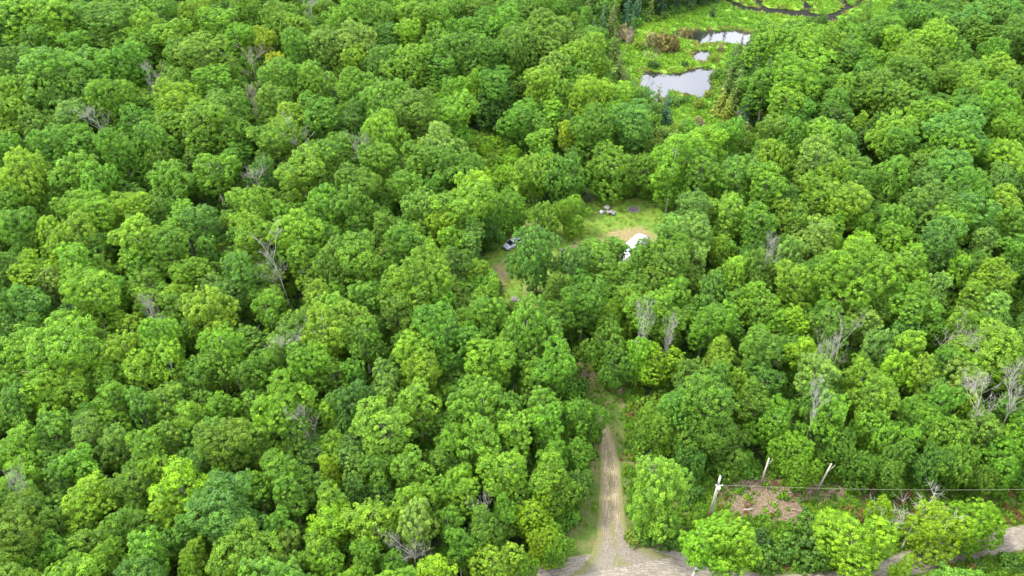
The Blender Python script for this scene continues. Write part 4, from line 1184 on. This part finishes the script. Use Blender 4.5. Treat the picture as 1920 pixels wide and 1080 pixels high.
# ------------------------------------------------------------------ utility pole and line
M_METAL = noisy('grey_metal', (.45, .45, .44), (.62, .62, .60), 6, .5, 0, 3, .5, .3)
M_CER = noisy('white_ceramic', (.42, .41, .39), (.55, .54, .51), 4, .4)
def pole(px, py, lab, H=9.0):
    g0 = at(px, py)
    root = empty('utility_pole', (g0.x, g0.y, hz(g0.x, g0.y)))
    tag(root, lab, 'utility pole', 'utility poles')
    mb = MB(); mb.tube([(0, 0, -.4), (0, 0, H * .5), (0, 0, H - 1.9)], [.24, .21, .19], 12); mb.build('post', M_POLE, root, True)
    mb = MB(); mb.tube([(0, 0, H - 1.9), (0, 0, H)], [.15, .14], 10); mb.build('pole_top', M_CER, root, True)
    mb = MB(); mb.box((.18, 0, H - 2.0), (1.0, .14, .14), 0, .02); mb.build('bracket', M_CER, root)
    mb = MB(); mb.tube([(.12, -.28, H - 2.7), (.12, -.28, H - 2.0)], [.2, .2], 10); mb.build('equipment_can', M_METAL, root, True)
    for k, (x, z) in enumerate(((.62, H - 1.93), (-.26, H - 1.93), (0, H))):
        mb = MB(); mb.tube([(x, 0, z), (x, 0, z + .1), (x, 0, z + .2)], [.05, .08, .03], 8); mb.build('insulator', M_CER, root, True)
    mb = MB(); mb.tube([(.1, .2, 0), (.1, .2, H - 2.2)], .03, 5); mb.build('conduit', M_METAL, root)
    return g0
p1 = pole(1331, 968, 'weathered grey utility pole with white top beside the cut brush')
p2x = at(2180, 968)
rootg = pole(2180, 968, 'second utility pole outside the picture on the right')
mb = MB()
zt = 7.25
A0 = Vector((p1.x + .6, p1.y, zt)); B0 = Vector((p2x.x - .3, p2x.y, zt))
W = []
for k in range(41):
    f = k / 40; q = A0.lerp(B0, f); q.z -= 1.1 * 4 * f * (1 - f) ; W.append(q)
mb.tube(W, .009, 5)
M_WIRE = noisy('aluminium_wire', (.25, .23, .19), (.35, .32, .27), 1, .6)
o = mb.build('power_line', M_WIRE); tag(o, 'thin pale overhead wire running right from the utility pole', 'wire')

# ------------------------------------------------------------------ parked car
M_WHITE = noisy('white_paint', (.26, .26, .30), (.31, .31, .35), 1.5, .25, 0, 2, .6)
M_GLASS = noisy('dark_glass', (.008, .01, .012), (.015, .018, .02), 1, .05, 0, 1, .8)
M_TYRE = noisy('tyre_rubber', (.02, .02, .02), (.04, .04, .04), 8, .85)
M_GREY = noisy('grey_plastic', (.10, .10, .11), (.15, .15, .16), 5, .6)
M_LAMP = noisy('lamp_lens', (.6, .6, .6), (.8, .8, .8), 4, .15)
M_RED = noisy('red_lens', (.25, .01, .01), (.4, .02, .02), 4, .2)
def loft(sections, mb):
    "sections: x, list of (y, z); closed rings of equal length"
    n = len(sections[0][1]); vs = []
    for x, ring in sections: vs += [(x, y, z) for y, z in ring]
    fs = [tuple(range(n))[::-1], tuple((len(sections) - 1) * n + k for k in range(n))]
    for i in range(len(sections) - 1):
        for k in range(n):
            q = (k + 1) % n; fs.append((i * n + k, i * n + q, (i + 1) * n + q, (i + 1) * n + k))
    fs[0] = tuple(range(n)); 
    fs = [f[::-1] for f in fs[:0]] + fs
    mb.add(vs, [fs[0][::-1]] + fs[1:])
    return mb
def ring(hw, z0, z1, ch=.12):
    return [(-hw + ch * .4, z0), (hw - ch * .4, z0), (hw, z0 + ch), (hw, z1 - ch), (hw - ch, z1), (-hw + ch, z1), (-hw, z1 - ch), (-hw, z0 + ch)]
gc = at(961, 463)
car = empty('parked_car', (gc.x, gc.y, hz(gc.x, gc.y) + .02), math.atan2(-.64, -.77))
tag(car, 'white car with dark windscreen parked at the left edge of the clearing', 'car')
car.scale = (.9, .9, .9)
# x forward, origin between the wheels
mb = MB()
loft([(-2.25, ring(.80, .45, .95)), (-2.15, ring(.88, .32, 1.05)), (-.5, ring(.92, .28, 1.08)), (1.0, ring(.92, .28, 1.06)), (1.85, ring(.88, .30, .93)), (2.2, ring(.78, .38, .78))], mb)
mb.build('body', M_WHITE, car)
mb = MB()
loft([(-2.05, [(-.74, 1.06), (.74, 1.06), (.74, 1.07), (.70, 1.09), (.66, 1.10), (-.66, 1.10), (-.70, 1.09), (-.74, 1.07)]),
      (-1.75, ring(.70, 1.06, 1.62, .10)), (-.6, ring(.70, 1.06, 1.70, .10)), (.25, ring(.68, 1.06, 1.66, .10)),
      (1.12, [(-.80, 1.04), (.80, 1.04), (.80, 1.05), (.78, 1.06), (.74, 1.07), (-.74, 1.07), (-.78, 1.06), (-.80, 1.05)])], mb)
mb.build('cabin', M_GLASS, car)
mb = MB(); mb.box((-.72, 0, 1.69), (2.1, 1.32, .06), 0, .025); mb.build('roof', M_WHITE, car)
for sx in (-.55, .55):
    mb = MB(); mb.tube([(-1.6, sx, 1.74), (.1, sx, 1.75)], .02, 6); mb.build('roof_rail', M_GREY, car)
for sy in (-1, 1):
    mb = MB(); mb.tube([(.24, sy * .66, 1.68), (1.14, sy * .80, 1.08)], .035, 6); mb.build('windscreen_pillar', M_WHITE, car)
    mb = MB(); mb.box((.85, sy * 1.0, 1.12), (.16, .2, .13), 0, .03); mb.build('side_mirror', M_WHITE, car)
    mb = MB(); mb.box((2.06, sy * .62, .70), (.16, .30, .13), 0, .03); mb.build('headlight', M_LAMP, car)
    mb = MB(); mb.box((-2.19, sy * .66, .88), (.08, .22, .22), 0, .02); mb.build('tail_light', M_RED, car)
    for x in (-1.35, 1.35):
        wh = empty('wheel', (x, sy * .84, .33)); wh.parent = car
        mb = MB(); mb.tube([(0, -.11, 0), (0, -.09, 0), (0, .09, 0), (0, .11, 0)], [.27, .33, .33, .27], 18); mb.build('tyre', M_TYRE, wh, True)
        mb = MB(); mb.tube([(0, -.12, 0), (0, .12, 0)], .19, 12); mb.build('rim', M_METAL, wh)
mb = MB(); mb.box((2.2, 0, .42), (.12, 1.5, .16), 0, .03); mb.build('bumper', M_GREY, car)

# ------------------------------------------------------------------ white camper with a rounded front under the trees
M_CAMP = noisy('camper_white', (.27, .27, .31), (.34, .34, .38), .8, .35, 0, 3, .5)
M_TRIM = noisy('cream_trim', (.46, .46, .36), (.55, .54, .43), 2, .5)
a0, a1 = at(1165, 502), at(1229, 436)
ang = math.atan2(a1.y - a0.y, a1.x - a0.x)
cl = 9.0
ctr = Vector((a0.x, a0.y, 0)) + Vector((math.cos(ang), math.sin(ang), 0)) * (cl / 2 - .2)
cam_ = empty('camper', (ctr.x, ctr.y, hz(ctr.x, ctr.y)), ang + math.pi)
tag(cam_, 'white camper trailer with rounded front half hidden under trees by the clearing', 'camper')
def arch(hw, z0, z1, n=11):
    pts = [(-hw * .94, z0), (hw * .94, z0), (hw, z0 + .2)]
    for k in range(n):
        t_ = math.pi * k / (n - 1)
        pts.append((hw * math.copysign(abs(math.cos(t_)) ** .6, math.cos(t_)), z1 - .75 + .75 * math.sin(t_) ** .8))
    pts.append((-hw, z0 + .2)); return pts
mb = MB(); secs = []
for x, hw, z0, z1 in ((-4.5, 1.2, .7, 2.6), (-4.2, 1.5, .6, 2.9), (-2, 1.6, .55, 3.05), (1.5, 1.6, .55, 3.05), (2.7, 1.5, .58, 2.98), (3.6, 1.15, .65, 2.75), (4.2, .7, .8, 2.35), (4.5, .28, 1.0, 1.9)):
    secs.append((x, arch(hw, z0, z1)))
loft(secs, mb); mb.build('shell', M_CAMP, cam_, True)
for sy in (-1, 1):
    mb = MB(); mb.tube([(-4.2, sy * 1.52, 2.35), (-2, sy * 1.62, 2.45), (1.5, sy * 1.62, 2.45), (2.7, sy * 1.52, 2.4), (3.6, sy * 1.17, 2.15), (4.2, sy * .72, 1.85), (4.5, sy * .3, 1.5)], .06, 6); mb.build('trim', M_TRIM, cam_, True)
    for x in (-2.8, -.6, 1.3):
        mb = MB(); mb.box((x, sy * 1.6, 1.75), (1.0, .05, .55), 0, .01); mb.build('window', M_GLASS, cam_)
    for x in (-.9, .0):
        wh = empty('wheel', (x, sy * 1.32, .36)); wh.parent = cam_
        mb = MB(); mb.tube([(0, -.12, 0), (0, -.09, 0), (0, .09, 0), (0, .12, 0)], [.3, .36, .36, .3], 16); mb.build('tyre', M_TYRE, wh, True)
        mb = MB(); mb.tube([(0, -.13, 0), (0, .13, 0)], .2, 10); mb.build('rim', M_METAL, wh)
mb = MB(); mb.box((2.3, 1.57, 1.5), (.75, .05, 1.7), 0, .01); dr = mb.build('door', M_TRIM, cam_)
for x in (-3.4, -1.2, 1.0, 2.6):
    mb = MB(); mb.tube([(x, -1.1, 2.9 if x < 2 else 2.8), (x, -.6, 3.05 if x < 2 else 2.97), (x, .6, 3.05 if x < 2 else 2.97), (x, 1.1, 2.9 if x < 2 else 2.8)], .035, 5); mb.build('roof_seam', M_GREY, cam_)
mb = MB(); mb.box((-2.2, 0, 3.1), (.5, .5, .14), 0, .03); mb.build('roof_vent', M_TRIM, cam_)
mb = MB(); mb.box((.2, 0, 3.14), (.9, .7, .22), 0, .05); mb.build('air_conditioner', M_TRIM, cam_)
mb = MB(); mb.tube([(4.2, .4, .7), (5.4, 0, .6)], .05, 6); mb.tube([(4.2, -.4, .7), (5.4, 0, .6)], .05, 6); mb.tube([(5.3, 0, 0), (5.3, 0, .8)], .05, 6); mb.build('hitch', M_GREY, cam_)

# ------------------------------------------------------------------ things in the clearing
M_STONE = noisy('field_stone', (.10, .095, .09), (.22, .21, .20), 3, .9, .3)
M_ASH = noisy('ash', (.05, .036, .04), (.11, .08, .088), 3, .95, .4)
def stone_me(seed, r):
    rg = random.Random(seed); vs, fs = [], []
    nu, nv = 8, 5
    for j in range(nv):
        ph = math.pi * (j + .5) / nv
        for i in range(nu):
            th = 2 * math.pi * i / nu; rr = r * rg.uniform(.8, 1.15)
            vs.append((rr * math.sin(ph) * math.cos(th), rr * math.sin(ph) * math.sin(th), rr * .65 * math.cos(ph)))
    for j in range(nv - 1):
        for i in range(nu):
            q = (i + 1) % nu; fs.append((j * nu + i, (j + 1) * nu + i, (j + 1) * nu + q, j * nu + q))
    fs.append(tuple(range(nu))); fs.append(tuple((nv - 1) * nu + k for k in range(nu))[::-1])
    return vs, fs
g0 = at(1188, 393); fp = empty('fire_pit', (g0.x, g0.y, hz(g0.x, g0.y)))
tag(fp, 'round dark ash fire pit ringed with stones at the back of the clearing', 'fire pit')
mb = MB(); vs = [(0, 0, .16)] + [(1.05 * math.cos(k * .524) * (1 + .1 * math.sin(k * 2.1)), .95 * math.sin(k * .524), .07) for k in range(12)] + [(1.15 * math.cos(k * .524), 1.05 * math.sin(k * .524), -.1) for k in range(12)]
mb.add(vs, [(0, 1 + k, 1 + (k + 1) % 12) for k in range(12)] + [(1 + k, 13 + k, 13 + (k + 1) % 12, 1 + (k + 1) % 12) for k in range(12)]); mb.build('ash_bed', M_ASH, fp)
for k in range(11):
    v, f = stone_me(40 + k, .2); a = k * .571
    s = obj('stone', mesh('stone', v, f, M_STONE), fp); s.location = (1.2 * math.cos(a), 1.1 * math.sin(a), .08)
mb = MB(); mb.tube([(-.6, -.2, .2), (.5, .3, .3)], [.08, .06], 6); mb.tube([(-.4, .4, .22), (.4, -.35, .32)], [.07, .05], 6); mb.build('charred_logs', M_GREY, fp)
# heap of stones and boards
M_BOARD = noisy('grey_boards', (.28, .27, .26), (.5, .48, .45), 3, .85)
g0 = at(1142, 401); mb = MB(); rg = random.Random(9)
for k in range(26):
    v, f = stone_me(80 + k, rg.uniform(.18, .42)); dx, dy = rg.gauss(0, .85), rg.gauss(0, .6); z = max(.1, .7 - .4 * math.hypot(dx, dy))
    mb.add([(a + dx, b2 + dy, c2 + z) for a, b2, c2 in v], f)
hp = mb.build('rubble_heap', M_STONE); hp.location = (g0.x, g0.y, hz(g0.x, g0.y)); tag(hp, 'grey heap of stones and ash left of the fire pit', 'rubble heap')
v, f = stone_me(7, .75); s = obj('boulder', mesh('boulder', v, f, noisy('pale_stone', (.20, .20, .17), (.29, .28, .25), 2, .9)))
g0 = at(1138, 391); s.location = (g0.x, g0.y, .35); tag(s, 'pale rounded boulder behind the grey heap', 'boulder')
g0 = at(1127, 400); bk = empty('bucket', (g0.x, g0.y, hz(g0.x, g0.y))); tag(bk, 'small white bucket on the grass left of the grey heap', 'bucket')
mb = MB(); mb.tube([(0, 0, 0), (0, 0, .75)], [.28, .36], 14); mb.build('pail', M_CER, bk, True)
mb = MB(); mb.tube([(-.36, 0, .7), (-.2, 0, .95), (.2, 0, .95), (.36, 0, .7)], .02, 5); mb.build('handle', M_GREY, bk)
for px, py, r, lab in ((965, 563, .7, 'grey stone heap at the lower end of the left clearing'), (1070, 412, .5, 'grey rock under the tree at the left of the clearing'), (1053, 470, .45, 'pale rock in front of the brown patch in the clearing'), (1150, 486, .3, 'small pale stone near the camper nose')):
    v, f = stone_me(int(px), r); mb = MB(); mb.add(v, f)
    v, f = stone_me(int(py), r * .6); mb.add([(a + r, b2 - r * .4, c2 - .1) for a, b2, c2 in v], f)
    o = mb.build('rock', M_STONE); g0 = at(px, py); o.location = (g0.x, g0.y, hz(g0.x, g0.y) + .15); tag(o, lab, 'rock', 'rocks in the clearing')
# white sign by the driveway
g0 = at(1223, 985); sg = empty('small_sign', (g0.x, g0.y, hz(g0.x, g0.y))); tag(sg, 'small blank white sign in the leaves right of the driveway', 'sign')
mb = MB(); mb.tube([(0, 0, 0), (0, 0, 3.3)], .04, 6); mb.build('post', M_POLE, sg)
mb = MB(); mb.box((0, -.06, 3.2), (.35, .04, .5), 0, .01); mb.build('panel', M_CER, sg)
